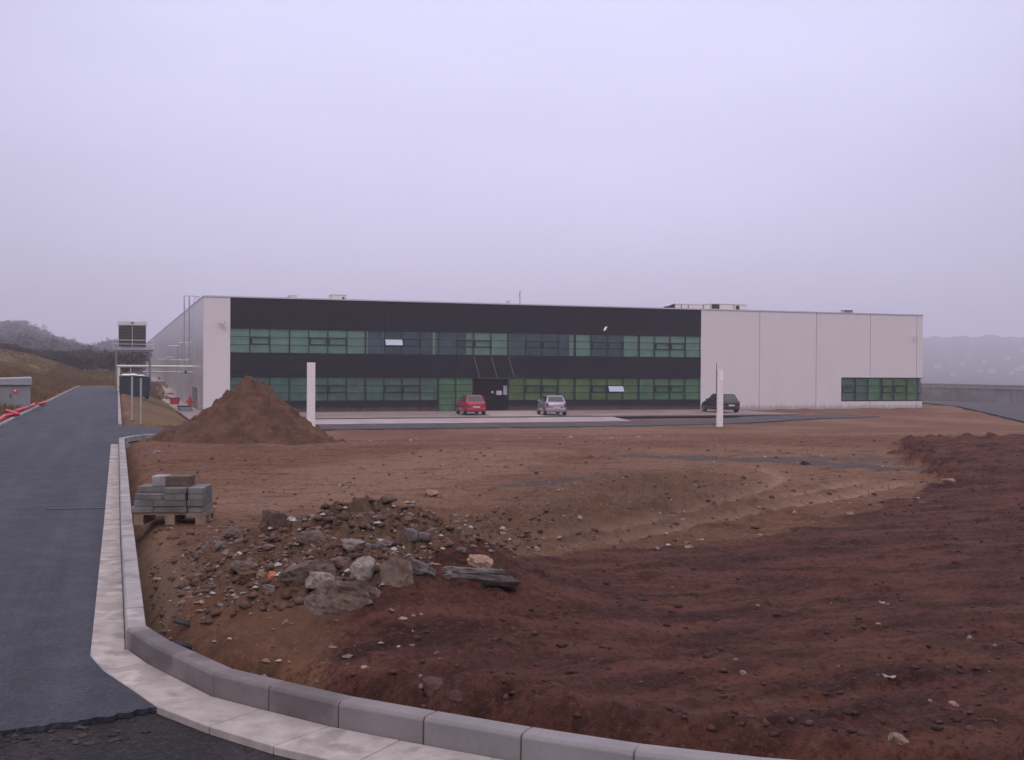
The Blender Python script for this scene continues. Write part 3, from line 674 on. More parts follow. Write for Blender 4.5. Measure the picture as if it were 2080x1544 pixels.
# entrance: recessed dark door leaves, canopy and its three tie rods
ex0, ex1 = D0+13*DW, D0+15*DW
bp(MB().box(ex0+.05, ex1-.05, Y0+1.2, Y0+1.28, ZB, Z2-.01).box(ex0+.03, ex0+.05, Y0+.3, Y0+1.2, ZB, Z2-.01).box(ex1-.05, ex1-.03, Y0+.3, Y0+1.2, ZB, Z2-.01), 'entrance_lobby', 'dark void')
for k in range(2):
    a = ex0+.12+k*(DW-.1); b = a+DW-.14
    d = bp(MB().box(a, b, Y0+.3, Y0+.33, ZB+.05, ZB+2.3), 'entrance_door', 'car glass')
    f = MB()
    for q in ((a-.04, a, ZB+.03, ZB+2.35), (b, b+.04, ZB+.03, ZB+2.35), (a+.001, b-.001, ZB+2.301, ZB+2.35), (a+.001, b-.001, ZB+.02, ZB+.1)): f.box(q[0], q[1], Y0+.28, Y0+.35, q[2], q[3])
    sub(f, 'frame', 'sash dark', d)
for (x0, x1, z0, z1) in ((28.10, 28.28, .02, .2), (28.52, 28.98, -.12, .22), (29.12, 29.5, -.10, .62)):
    bp(MB().box(x0, x1, Y0+.18, Y0+.2, z0, z1), 'paper_notice', 'paper')
cn = bp(MB().box(ex0-.15, ex1+.15, Y0-1.3, Y0-.02, Z2-.06, Z2+.05), 'canopy', 'frame dark')
for k in range(3):
    xx = ex0+.0+k*(DW); sub(MB().tube([(xx, Y0+.03, Z3-.1), (xx+.1, Y0-1.2, Z2+.05)], .018, 6), 'tie_rod', 'post steel', cn)
# doors and small pieces on the long side wall
for (ya, yb, h) in ((89.6, 96.5, 1.75), (168, 181, 1.9)):
    d = bp(MB().box(X0-.05, X0-.012, ya, yb, ZB+.06, ZB+h), 'side_door', 'brown door')
    sub(MB().box(X0-.09, X0-.011, ya-.15, ya-.002, ZB+.04, ZB+h+.1).box(X0-.09, X0-.011, yb+.002, yb+.15, ZB+.04, ZB+h+.1).box(X0-.09, X0-.011, ya-.001, yb+.001, ZB+h+.002, ZB+h+.1), 'frame', 'galvanised', d)
for (yy, zz, ln) in ((103, 4.12, .85), (120, 4.17, 1.0), (103, 2.6, .95), (132, 3.1, .9), (124, 2.75, .8), (150, 3.0, 1.1)):
    bp(MB().box(X0-.03-ln*.15, X0+.0-.011, yy-.1, yy+.1, zz-.05, zz+.02).box(X0-ln, X0-.03-ln*.15-.001, yy-.06, yy+.06, zz-.02, zz+.03), 'wall_lamp', 'curtain white')
for yy in (113, 121):
    bp(MB().tube([(X0-.09, yy, ZB+.1), (X0-.09, yy, 4.4)], .06, 8), 'downpipe', 'galvanised')

# cameras / floodlights on the front
def wall_cam(px, py, lab, rz, mat='white paint', sc_=1.0):
    p = at_y(px, py, Y0-.35)
    t = thing('security_camera', lab, 'security camera', p, rz)
    MB().tube([(0, -.22*sc_, -.06*sc_), (0, .16*sc_, .03*sc_)], [.10*sc_, .10*sc_], 10).build('housing', mat, t)
    MB().box(-.11*sc_, .11*sc_, -.28*sc_, .12*sc_, .10*sc_, .125*sc_).build('sun_shield', mat, t)
    MB().tube([(0, .1*sc_, 0), (0, .37, -.12*sc_)], .025, 6).build('bracket', 'galvanised', t)
wall_cam(450, 655, 'white camera high on the narrow white strip at the left corner', R_(60))
wall_cam(1861, 683, 'small camera high on the white wall near the right end', R_(-60), 'white paint', .8)
t = thing('floodlight', 'bright white tilted floodlight above the upper windows of the dark front', 'floodlight', at_y(1229, 667, Y0-.3), 0)
MB().hexa([(-.17, -.12, -.2), (-.02, -.12, -.2), (-.02, .02, -.2), (-.17, .02, -.2), (.02, -.12, .14), (.17, -.12, .14), (.17, .02, .14), (.02, .02, .14)]).build('lamp_head', 'curtain white', t, bevel=.02)
MB().tube([(0, .02, 0), (0, .32, 0)], .03, 6).build('bracket', 'galvanised', t)

# roof equipment ---------------------------------------------------
def roof_pt(px, py, y): p = at_y(px, py, y); return float(p[0]), y
def roof_unit(px0, px1, py, y, lab, cat='roof unit', mat='white panel', dep=1.6, parts=()):
    a, b = at_y(px0, py, y), at_y(px1, py, y); w = b[0]-a[0]
    t = thing('roof_unit', lab, cat, ((a[0]+b[0])/2, y, TP-.15)); h = a[2]-(TP-.15)
    MB().box(-w/2, w/2, 0, dep, 0.05, h).build('casing', mat, t, bevel=.03)
    MB().box(-w/2+.1, w/2-.1, .05, dep-.05, 0, .048).build('base_frame', 'galvanised', t)
    for (f0, f1, g0, g1) in parts: MB().box(-w/2+w*f0, -w/2+w*f1, -.03, .012, h*g0, h*g1).build('vent_opening', 'dark void', t)
    MB().box(-w/2-.04, w/2+.04, -.04, dep+.04, h+.001, h+.06).build('lid', mat, t)
roof_unit(675, 704, 599, 92, 'low cream roof box behind the parapet above the second window bay', parts=((.7, .85, .65, .85),))
roof_unit(590, 603, 600.5, 90, 'tiny roof vent near the left end of the parapet')
roof_unit(1372, 1428, 618, 91, 'long pinkish roof unit left in the row above the dark and white join', parts=((.2, .22, .3, .95), (.45, .47, .3, .95)))
roof_unit(1430, 1443, 618.5, 91, 'narrow ribbed roof unit, second in the row above the join')
roof_unit(1445, 1492, 617.5, 91.3, 'roof unit with one dark slanted opening, third in the row', parts=((.02, .34, .62, .97),))
roof_unit(1494, 1517, 619, 91, 'roof unit with a round dark hole at the right end of the row', parts=((.05, .32, .55, .92),))
t = thing('roof_hood', 'black slanted air hood at the left end of the roof unit row', 'air hood', at_y(1362, 625, 91))
MB().hexa([(-.35, 0, -.35), (.35, 0, -.35), (.35, .9, -.35), (-.35, .9, -.35), (-.25, 0, .1), (.35, 0, .34), (.35, .9, .34), (-.25, .9, .1)]).build('hood', 'dark void', t, bevel=.02)
MB().hexa([(-.3, -.02, .12), (.38, -.02, .37), (.38, .92, .37), (-.3, .92, .12), (-.3, -.02, .16), (.38, -.02, .41), (.38, .92, .41), (-.3, .92, .16)]).build('lid', 'trim', t)
p = at_y(1720, 634, 95); t = thing('roof_vent', 'white table-like roof vent on short legs over the white wall', 'roof vent', p)
MB().box(-.55, .55, -.4, .4, .18, .30).build('cap', 'white paint', t, bevel=.02)
for a in (-.45, -.15, .15, .45): MB().box(a-.04, a+.04, -.3, .3, -.5, .179).build('leg', 'galvanised', t)
p = at_y(1056, 612, 91); t = thing('antenna_mast', 'thin roof antenna mast with a small dish above the entrance', 'antenna', p)
MB().tube([(0, 0, -.4), (0, 0, .93)], .055, 8).build('mast', 'galvanised', t)
MB().loft([[(-.10, -.02+.28*math.cos(a)*.3, .62+.22*math.sin(a)) if False else (-.12-.02, .2*math.cos(a), .62+.2*math.sin(a)) for a in [k*.524 for k in range(12)]], [(-.2, .05*math.cos(a), .62+.05*math.sin(a)) for a in [k*.524 for k in range(12)]]]).build('dish', 'wrap', t)
MB().tube([(0, 0, .62), (-.3, -.05, .66)], .03, 6).build('arm', 'galvanised', t)
roof_unit(1031, 1037, 612, 91, 'tiny roof stub just left of the antenna mast', dep=.4)

# roof access ladder on the side wall
lx, ly = X0-.01, 98.0
t = thing('access_ladder', 'tall steel roof ladder with hand rails fixed to the long side wall', 'ladder', (lx, ly, ZB))
st = 0
for dx in (-.64, -.22):
    MB().tube([(dx, 0, 3.2 if dx < -.5 else .6), (dx, 0, HB+.75)], .05, 8).build('rail', 'galvanised', t)
for dx in (.05, .52): MB().tube([(dx, .3, HB-.1 if dx > .2 else HB-.05), (dx-(.0 if dx > .2 else -.28), .3, HB+.75)], .03, 8).build('rail', 'galvanised', t)
MB().tube([(-.68, 0, HB+.75), (.35, .2, HB+.75), (.52, .3, HB+.73), (1.0, .3, HB+.62)], .03, 8).build('hand_rail', 'galvanised', t)
mb = MB()
for k in range(9): mb.tube([(-.64, 0, 3.4+k*.62), (-.22, 0, 3.4+k*.62)], .02, 6)
for k in range(28): mb.tube([(-.24, -.25, .9+k*.3), (-.24, .25, .9+k*.3)], .018, 6)
mb.build('rung', 'galvanised', t)
MB().tube([(-.24, .25, .5), (-.24, .25, HB+.7)], .03, 8).build('rail', 'galvanised', t)
mb = MB()
for zz in (1.5, 3.5, 5.5, 7.5): mb.tube([(-.24, 0, zz), (0.03, 0, zz)], .02, 6)
mb.build('wall_bracket', 'galvanised', t)

# ------------------------------------------------------------------ chiller, platform, tank, pipe rack
px_, py_ = 1.15, 91.0
gp = gz(px_, py_)
t = thing('steel_platform', 'raised galvanised steel platform carrying the chiller beside the road', 'platform', (px_, py_, gp))
pz = 3.35-gp
MB().box(-1.5, 1.45, -1.1, 1.1, pz-.10, pz).build('deck', 'galvanised', t)
MB().box(-1.45, 1.4, -1.05, -.95, pz-.24, pz-.102).box(-1.45, 1.4, .95, 1.05, pz-.24, pz-.102).build('beam', 'post steel', t)
for dx in (-1.25, 1.2):
    for dy in (-1, 1): MB().box(dx-.06, dx+.06, dy-.06, dy+.06, 0, pz-.242).build('leg', 'post steel', t)
for zz in (.32, .62): MB().tube([(-1.5, -1.05, pz+zz), (1.45, -1.05, pz+zz)], .02, 6).build('hand_rail', 'light steel', t)
for dx in (-1.48, 1.43): MB().tube([(dx, -1.05, pz), (dx, -1.05, pz+.64)], .02, 6).build('rail_post', 'light steel', t)
t = thing('chiller_unit', 'louvred air chiller standing on the raised steel platform', 'chiller', (px_-.1, py_+.1, gp+pz))
cs = MB().box(-1.0, 1.0, -.8, .8, .1, 2.02).build('casing', 'unit casing', t, bevel=.03)
MB().box(-1.06, 1.06, -.86, .86, 1.78, 2.06).build('top_frame', 'light steel', t)
for a in (-.97, .03):
    g = MB().box(a, a+.94, -.83, -.801, .15, 1.72).build('grille', 'grille', t)
    mb = MB()
    for k in range(13): mb.box(a+.02, a+.92, -.85, -.831, .2+k*.117, .222+k*.117)
    mb.build('louvre', 'brown door', g)
MB().add([(-.12, -.88, 1.98), (.12, -.88, 1.98), (0, -.88, 1.82), (-.12, -.861, 1.98), (.12, -.861, 1.98), (0, -.861, 1.82)], [(0, 1, 2), (3, 5, 4), (0, 3, 4, 1), (1, 4, 5, 2), (2, 5, 3, 0)]).build('badge', 'dark void', t)
MB().box(-1, -.8, -.75, .75, 0, .099).box(.8, 1, -.75, .75, 0, .099).build('foot', 'galvanised', t)
tx, ty = 1.22, 88.3; gt = gz(tx, ty)
gt -= .36; t = thing('green_container', 'dark green ribbed container under the chiller platform', 'container', (tx, ty, gt+.30))
MB().box(-1.1, 1.05, 0, 1.8, .12, 1.78).build('body', 'tank green', t, bevel=.05)
for a in (-.98, -.30, .40): MB().box(a, a+.56, -.03, -.002, .95, 1.66).build('side_panel', 'tank dark', t)
for a in (-.98, -.30, .40): MB().box(a, a+.56, -.03, -.002, .15, .82).build('side_panel', 'tank dark', t)
MB().box(-1.14, 1.09, -.06, 1.84, .84, .92).build('rib', 'tank green', t)
for a in (-.95, .75): MB().box(a, a+.25, .1, 1.7, -.1, .118).build('foot', 'tank dark', t)
MB().box(-1.14, 1.09, -.05, 1.85, 1.785, 1.86).build('lid', 'tank dark', t)
t.scale = (1, 1, .86); gt += .30-.26
for (dx, w, h, lb) in ((-.58, .40, .20, 'rounded white wrapped bundle at the left on the green container'), (-.12, .35, .22, 'white wrapped bundle in the middle on the green container'), (.42, .30, .14, 'flat white wrapped bundle at the right on the green container')):
    mb = MB(); rings = []
    for k in range(7):
        a = -1+2*k/6; s_ = max(.25, math.sqrt(max(0, 1-a*a*.9)))
        rings.append([(a*w, .5+.4*s_*math.cos(u), .0+h*.5+h*.5*s_*math.sin(u)+(.02*math.sin(5*u+k))) for u in [q*.628 for q in range(10)]])
    o = mb.loft(rings).build('wrapped_bundle', 'wrap', None, True); o.location = (tx+dx, ty, gt+1.86); tag(o, lb, 'bundle')
yy = 96.0
t = thing('pipe_bridge', 'pale pipes running level from a post to the side wall', 'pipes', (0, yy, gz(.2, yy)))
g0 = gz(.2, yy)
zz = 2.0-g0
MB().box(-.02, .2, -.1, .1, 0, zz-.11).build('post', 'cream pipe', t)
MB().tube([(-.05, 0, zz), (X0-.02, 0, zz)], .10, 10).build('pipe', 'cream pipe', t)
MB().tube([(1.95, .5, zz-.47), (X0-.02, .5, zz-.47)], .07, 10).build('pipe', 'cream pipe', t)
for dx in (1.0, 2.4): MB().box(dx-.03, dx+.03, -.03, .03, zz-.5, zz-.098).build('hanger', 'light steel', t)
MB().tube([(X0-.6, .5, zz-.6), (X0-.6, .5, zz-.34)], .10, 8).build('flange', 'grille', t)
# sign posts
for (a, b, lb) in ((268, 858, 'bare galvanised post nearer the road, left of the pair'), (286, 862, 'bare galvanised post nearer the earth mound, right of the pair')):
    p = at_z(a, b, -.05); z = gz(p[0], p[1]); t = thing('sign_post', lb, 'post', (p[0], p[1], z), 0, 'pair of bare posts')
    MB().tube([(0, 0, -.2), (0, 0, 1.62)], .036, 10).build('pole', 'galvanised', t)
    MB().tube([(0, 0, 1.621), (0, 0, 1.65)], .04, 10).build('cap', 'rubber', t)
    MB().tube([(0, 0, -.1), (0, 0, .06)], .09, 10).build('base', 'stack concrete', t)
# things on the path by the side wall
t = thing('red_hydrant', 'red hydrant standing beside the first brown door', 'hydrant', (5.2, 88.6, ZB+.06))
MB().tube([(0, 0, 0), (0, 0, .1), (0, 0, .12), (0, 0, .95), (0, 0, 1.05)], [.2, .2, .13, .13, .06], 12).build('body', 'red paint', t)
MB().tube([(-.28, 0, .7), (.28, 0, .7)], .08, 8).build('outlet', 'red paint', t)
MB().tube([(0, 0, 1.05), (0, 0, 1.15)], .05, 6).build('cap', 'red paint', t)
t = thing('red_bucket', 'red bucket on the pale path between the two brown doors', 'bucket', (4.8, 104, ZB+.06))
MB().tube([(0, 0, 0), (0, 0, .55)], [.36, .48], 14, True).build('body', 'red paint', t)
MB().tube([(0, 0, .551), (0, 0, .6)], [.5, .5], 14, True).build('rim', 'tank dark', t)
t = thing('grey_crate', 'dark grey-green crate lying on the path near the red hydrant', 'crate', (4.75, 87.6, ZB+.06), .2)
MB().box(-.42, .42, -.4, .4, .0, .34).build('body', 'kiosk grey', t, bevel=.02); MB().box(-.46, .46, -.44, .44, .341, .42).build('lid', 'tank green', t, bevel=.02)

# ------------------------------------------------------------------ white pylons in front of the parking
def pylon(x, y, lab, h, w, rod):
    z = float(base(np.array([x]), np.array([y]))[0]); t = thing('white_pylon', lab, 'pylon', (x, y, z), R_(-8), 'white pylons in front of the parking')
    MB().box(-w/2, w/2, -.1, .1, -.2, h*.80).build('shaft', 'white paint', t, bevel=.012)
    MB().box(-w/2, w/2, -.1, .1, h*.80+.008, h).build('top_panel', 'white paint', t, bevel=.012)
    MB().box(-w/2+.012, w/2-.012, -.088, .088, h*.80, h*.80+.007).build('joint', 'trim', t)
    MB().box(-w/2-.07, w/2+.07, -.17, .17, -.25, .045).build('base_plate', 'stack concrete', t, bevel=.01)
    if rod:
        MB().tube([(-w/2-.035, 0, .9), (-w/2-.035, 0, h+.40)], .018, 6).build('rod', 'grille', t)
        MB().box(-.03, w/2-.04, -.106, -.102, h*.83, h*.985).build('lamp_plate', 'wrap', t)
pylon(9.35, 57.6, 'tall white pylon behind the earth mound, in front of the left windows', 3.6, .42, False)
pylon(33.2, 57.8, 'tall white pylon with a thin side rod, in front of the dark hatchback', 3.35, .36, True)

# ------------------------------------------------------------------ cars
def make_car(name, lab, loc, rz, paint, L=3.85, W=1.66, Hh=1.46):
    t = thing(name, lab, 'car', loc, rz, None)
    hw = W/2; y0, y1 = -L/2, L/2      # y1 = nose
    st = [(y0, .50, .80, .78), (y0+.06, .30, .90, .92), (y0+.5, .22, .97, .985), (-.3, .20, .93, 1.0), (.75, .20, .92, 1.0), (1.05, .20, .90, .99), (y1-.35, .24, .76, .95), (y1-.05, .32, .64, .84), (y1, .42, .58, .70)]
    rings = []
    for (y, zb, zs, wf) in st:
        w = hw*wf; m_ = (zb+zs)/2
        rings.append([(-w*.86, y, zb), (w*.86, y, zb), (w*.98, y, zb+.1), (w, y, m_), (w*.97, y, zs-.05), (w*.88, y, zs), (-w*.88, y, zs), (-w*.97, y, zs-.05), (-w, y, m_), (-w*.98, y, zb+.1)])
    MB().loft(rings).build('body', paint, t, True)
    # cabin
    belt, b0, b1, r0, r1, wb, wr = .93, y0+.10, .92, y0+.52, .22, hw*.90, hw*.70
    cb = [(-wb, b0, belt-.06), (wb, b0, belt-.06), (wb, b1, belt-.04), (-wb, b1, belt-.04)]; ct = [(-wr, r0, Hh-.03), (wr, r0, Hh-.03), (wr, r1, Hh-.03), (-wr, r1, Hh-.03)]
    MB().hexa(cb+ct).build('cabin', paint, t, bevel=.04)
    MB().hexa([(-wr*.99, r0-.05, Hh-.05), (wr*.99, r0-.05, Hh-.05), (wr*.99, r1, Hh-.05), (-wr*.99, r1, Hh-.05), (-wr*.9, r0+.05, Hh), (wr*.9, r0+.05, Hh), (wr*.9, r1-.1, Hh), (-wr*.9, r1-.1, Hh)]).build('roof', paint, t, bevel=.02)
    def panel(q, a0, a1, v0, v1, nm):
        q = [Vector(p) for p in q]
        def P(u, v): return q[0].lerp(q[1], u).lerp(q[3].lerp(q[2], u), v)
        n = (q[1]-q[0]).cross(q[3]-q[0]).normalized(); c = [P(a0, v0), P(a1, v0), P(a1, v1), P(a0, v1)]
        MB().hexa([p-n*.02 for p in c]+[p+n*.012 for p in c]).build(nm, 'window tint', t)
    panel([cb[0], cb[1], ct[1], ct[0]], .08, .92, .22, .88, 'rear_window'); panel([cb[2], cb[3], ct[3], ct[2]], .06, .94, .12, .92, 'windscreen')
    for q in ([cb[1], cb[2], ct[2], ct[1]], [cb[3], cb[0], ct[0], ct[3]]):
        panel(q, .10, .47, .2, .88, 'side_window'); panel(q, .52, .90, .2, .88, 'side_window')
    for s in (-1, 1):
        for y in (y0+.62, y1-.72):
            w = MB().tube([(s*(hw-.19), y, .29), (s*(hw-.0), y, .29)], .29, 18).build('wheel', 'tyre', t)
            MB().tube([(s*(hw-.0), y, .29), (s*(hw+.012), y, .29)], [.19, .17], 12).build('rim', 'rim', w)
        MB().box(s*hw*.62-.13, s*hw*.62+.13, y1-.16, y1-.02, .56, .68).build('headlight', 'lamp clear', t, bevel=.02)
        MB().box(s*hw*.80-.08, s*hw*.80+.08, y0-.015, y0+.12, .62, .90).build('tail_light', 'lamp red', t, bevel=.02)
        MB().box(s*(hw+.02)-.09, s*(hw+.02)+.09, .55, .67, .93, 1.06).build('mirror', paint, t, bevel=.02)
    MB().box(-hw*.88, hw*.88, y0-.05, y0+.25, .26, .52).build('rear_bumper', paint, t, bevel=.05)
    MB().box(-.26, .26, y0-.065, y0-.052, .53, .64).build('number_plate', 'plate', t)
    MB().box(-hw*.84, hw*.84, y1-.2, y1+.04, .25, .46).build('front_bumper', paint, t, bevel=.05)
    MB().box(-hw*.5, hw*.5, y1-.03, y1+.045, .47, .54).build('radiator_grille', 'dark void', t)
    return t
m_, nt_ = nodes('window tint'); t_ = NT(nt_); t_.pbr((.035, .045, .05), .08, 0, None, spec=.6); MATS['window tint'] = m_
zc = ZB+.06
p = at_z(1478, 838, zc); make_car('dark_hatchback', 'black hatchback parked by the white wall behind the right pylon', (p[0], p[1]+1.2, zc), R_(-3), 'car black')
p = at_z(960, 842, zc); make_car('red_car', 'red car parked in front of the entrance', (p[0], p[1]+.5, zc), R_(-4), 'car red', 3.5, 1.58, 1.42)
p = at_z(1127, 843, zc); make_car('silver_car', 'silver-grey car parked right of the entrance', (p[0], p[1]+.7, zc), R_(-10), 'car silver', 3.7, 1.62, 1.42)

# ------------------------------------------------------------------ earth mound
def mound(cx, cy, r, h, name, lab, seed):
    n, k = 240, 110; X = []; Y = []; 
    for i in range(k+1):
        for j in range(n):
            a = 2*math.pi*j/n; q = i/k; X.append(cx+q*r*1.5*math.cos(a)); Y.append(cy+q*r*1.5*math.sin(a))
    X = np.array(X); Y = np.array(Y); dx, dy = X-cx, Y-cy; q = np.hypot(dx, dy); an = np.arctan2(dy, dx)
    rr = r*(1+.16*(vnoise(np.cos(an)*1.5+5, np.sin(an)*1.5, seed)-.5)*2)
    rid = h*(1-np.clip(q/rr, 0, 2))
    # steep-sided tip with a blunt, slightly lopsided crown
    z = np.where(q < rr, h*(.95*np.clip(1-q/rr, 0, 1)**1.06+.05*np.exp(-(q/.25)**2)), -.25*(q-rr))
    z = z-.12*h*np.exp(-(q/.16)**2)
    z = z+.09*lumps(X*2.2, Y*2.2, seed)*(q > .3)+.13*lumps(X*5, Y*5, seed+1)+.08*lumps(X*9, Y*9, seed+6)+.07*(fbm(X*9, Y*9, seed+2, 3)-.5)+.10*(fbm(X*1.1, Y*1.1, seed+3, 2)-.5)
    z = z+height(X, Y, False)-.05
    fs = []
    for i in range(k):
        for j in range(n): fs.append((i*n+j, (i+1)*n+j, (i+1)*n+(j+1) % n, i*n+(j+1) % n))
    mb = MB().add(np.stack([X, Y, z], -1), fs); o = mb.build(name, 'mound earth', None, True); tag(o, lab, 'earth mound'); return o
def mat_mound():
    m, nt = nodes('mound earth'); t = NT(nt); p = geo(t)
    mid = t.noise(p, 2.2, 6, .65); fin = t.noise(p, 14, 5, .7)
    c = t.mix(t.ramp(mid, .36, .66), (.082, .042, .027), (.155, .081, .050)); c = t.mix(t.ramp(fin, .5, .7, 0, .6), c, (.165, .095, .068)); c = t.mix(t.ramp(fin, .28, .42, .5, 0), c, (.045, .025, .019))
    t.pbr(c, .95, 0, fin, .9, .08, .15); MATS['mound earth'] = m
mat_mound()
mound(3.48, 31.3, 2.14, 1.98, 'earth_mound', 'conical brown heap of earth in front of the building corner', 21)
mound(1.55, 31.3, 1.15, .26, 'earth_mound', 'low spread of dark soil between the kerb corner and the big conical heap', 27)
mound(2.9, 41.5, 1.4, .30, 'earth_mound', 'low dark heap of earth beyond the side road, beside the bare posts', 25)

# ------------------------------------------------------------------ kiosk, red pipes
t = thing('utility_kiosk', 'grey concrete utility kiosk with overhanging lid and red sticker', 'kiosk', (-4.62, 53.4, .12), R_(6))
MB().box(-1.0, 1.0, -.5, .6, -.3, .98).build('cabinet', 'kiosk grey', t, bevel=.01)
MB().hexa([(-1.06, -.60, .985), (1.06, -.60, .985), (1.06, .66, .985), (-1.06, .66, .985), (-1.06, -.60, 1.22), (1.06, -.60, 1.30), (1.06, .66, 1.34), (-1.06, .66, 1.26)]).build('lid', 'kiosk lid', t, bevel=.01)
d = MB().box(-.9, .28, -.512, -.503, .05, .93).build('door', 'kiosk grey', t); MB().box(.18, .23, -.54, -.513, .45, .58).build('handle', 'sash dark', d)
MB().box(.30, .48, -.512, -.503, .60, .80).build('sticker', 'red plastic', t); MB().box(.345, .42, -.518, -.513, .72, .775).build('sticker_panel', 'paper', t)
def corr(pts, lab, r=.065):
    path = [Vector(p) for p in pts]; full = []
    for a, b in zip(path[:-1], path[1:]):
        n = max(2, int((b-a).length/.06)); full += [a.lerp(b, k/n) for k in range(n)]
    full.append(path[-1]); rs = [r*(1+.10*(k % 2)) for k in range(len(full))]
    o = MB().tube(full, rs, 10).build('corrugated_pipe', 'red plastic', None, True); tag(o, lab, 'pipe', 'red drainage pipes by the road'); return o
def rp(a, b, z=.14): p = at_z(a, b, z); return (p[0], p[1], z)
corr([rp(-25, 866), rp(0, 852), rp(9, 845), rp(24, 843), rp(37, 842)], 'nearest red corrugated pipe, bent and cut off by the left edge of the photo')
corr([rp(36, 841, .2), rp(26, 838, .2), rp(13, 834.5, .2)], 'short red corrugated pipe slanting over the nearest one')
corr([rp(31, 835), rp(45, 831), rp(58, 827), rp(70, 821)], 'long red corrugated pipe running towards the kiosk corner')
corr([rp(79, 820.5), rp(92, 817.5)], 'farthest short red pipe, half buried just past the kiosk')

# ------------------------------------------------------------------ pallet with concrete blocks
PX, PY = .635, 13.55; pzg = gz(PX, PY)+.01
PR = R_(-17)
t = thing('wooden_pallet', 'weathered wooden pallet under the stack of concrete blocks', 'pallet', (PX, PY, pzg), PR)
pw, pd = .40, .26
for k in range(5): MB().box(-pw, pw, -pd+k*.13, -pd+k*.13+.1, .115, .14).build('deck_board', 'wood', t)
for dx in (-pw, -.05, pw-.11):
    MB().box(dx, dx+.11, -pd, pd+.02, .0, .02).build('skid', 'wood', t)
    for dy in (-pd, -.05, pd-.08): MB().box(dx+.002, dx+.108, dy, dy+.1, .021, .092).build('foot_block', 'wood', t)
    MB().box(dx-.0, dx+.11, -pd+.001, pd+.019, .093, .114).build('stringer', 'wood', t)
cP, sP = math.cos(PR), math.sin(PR)
bz = .142
BLK = [  # x0,x1,layer,y0,y1,label
 (-.43, -.18, 0, -.28, .22, 'concrete block at the left end of the bottom layer'), (-.17, .20, 0, -.28, -.04, 'concrete block in the middle of the bottom layer'), (.21, .38, 0, -.26, .22, 'concrete block at the right end of the bottom layer'), (-.17, .20, 0, -.03, .22, 'concrete block hidden behind the middle of the bottom layer'),
 (-.40, -.19, 1, -.27, .23, 'concrete block at the left end of the second layer'), (-.18, .19, 1, -.29, -.03, 'long concrete block in the middle of the second layer'), (.20, .38, 1, -.28, .22, 'concrete block at the right end of the second layer'), (-.18, .19, 1, -.02, .22, 'concrete block at the back of the second layer'),
 (-.33, -.06, 2, -.27, -.05, 'shorter block with a pale top set back in the third layer'), (-.05, .19, 2, -.29, .22, 'square-ended block in the middle of the third layer'), (.21, .38, 2, -.27, .22, 'concrete block at the right end of the third layer'), (-.40, -.34, 2, -.2, .2, 'thin block at the left end of the third layer'),
 (-.40, -.06, 3, -.12, .2, 'flat block bridging the gap at the left of the top layer'), (-.05, .19, 3, -.29, .2, 'block in the middle of the fourth layer under the top piece'), (.21, .38, 3, -.27, .2, 'block at the right of the fourth layer')]
LH = .071
for (a, b, l, c, d, lb) in BLK:
    o = MB().box(-(b-a)/2, (b-a)/2, -(d-c)/2, (d-c)/2, 0, LH-.003).build('concrete_block', 'stack concrete', None, bevel=.005)
    mx, my = (a+b)/2, (c+d)/2; o.location = (PX+mx*cP-my*sP, PY+mx*sP+my*cP, pzg+bz+l*LH); o.rotation_euler = (0, 0, PR+rng.uniform(-.03, .03)); tag(o, lb+' on the pallet', 'block', 'concrete blocks stacked on the pallet')
for (a, b, lb, mt) in ((-.24, -.08, 'pale half of the two topmost pieces on the block stack', 'kerb concrete'), (-.075, .19, 'brown dirty half of the two topmost pieces on the block stack', 'old concrete')):
    o = MB().box(-(b-a)/2, (b-a)/2, -.14, .14, 0, .115).build('concrete_block', mt, None, bevel=.006); mx, my = (a+b)/2, .02
    o.location = (PX+mx*cP-my*sP, PY+mx*sP+my*cP, pzg+bz+4*LH); o.rotation_euler = (0, 0, PR); tag(o, lb, 'block', 'concrete blocks stacked on the pallet')

# ------------------------------------------------------------------ rubble
def chunk(px, py, w, h, d, mat, lab, seed, tilt=(0, 0, 0), z=None, cat='concrete chunk', name='concrete_chunk', shape='block', sink=.30):
    """broken lump about w x d x h metres (in view: w across) standing where the pixel meets the ground"""
    r = random.Random(seed)
    p = hit(px, py); g = p[2]; p = (p[0]+.3*d*math.sin(YAW), p[1]+.3*d*math.cos(YAW))
    bm = bmesh.new(); bmesh.ops.create_cube(bm, size=1.0)
    bmesh.ops.subdivide_edges(bm, edges=bm.edges[:], cuts=10, use_grid_fill=True)
    # knock pieces off with random cutting planes
    w, d, h = w*.74, d*.7, h*.86
    for k in range(15 if shape == 'block' else 9):
        nn = Vector((r.gauss(0, 1), r.gauss(0, 1), r.gauss(0, .7) if shape == 'block' else r.gauss(0, .25))).normalized(); dd = r.uniform(.33, .52)
        for v in bm.verts:
            e = v.co.dot(nn)-dd
            if e > 0: v.co -= nn*e
    for v in bm.verts:
        q3 = v.co+Vector((seed*1.7, seed*.3, 0))
        v.co += v.co.normalized()*(.06*mnoise.noise(q3*2.5)+.055*mnoise.noise(q3*7)+.035*mnoise.noise(q3*15))
    for v in bm.verts: v.co = Vector((v.co.x*w, v.co.y*d, v.co.z*h))
    me = bpy.data.meshes.new(name); bm.to_mesh(me); bm.free(); me.materials.append(MATS[mat])
    o = bpy.data.objects.new(name, me); COL.objects.link(o); o.rotation_euler = (tilt[0], tilt[1], tilt[2]-YAW); o.location = (p[0], p[1], g+h*(.5-sink)); tag(o, lab, cat); return o
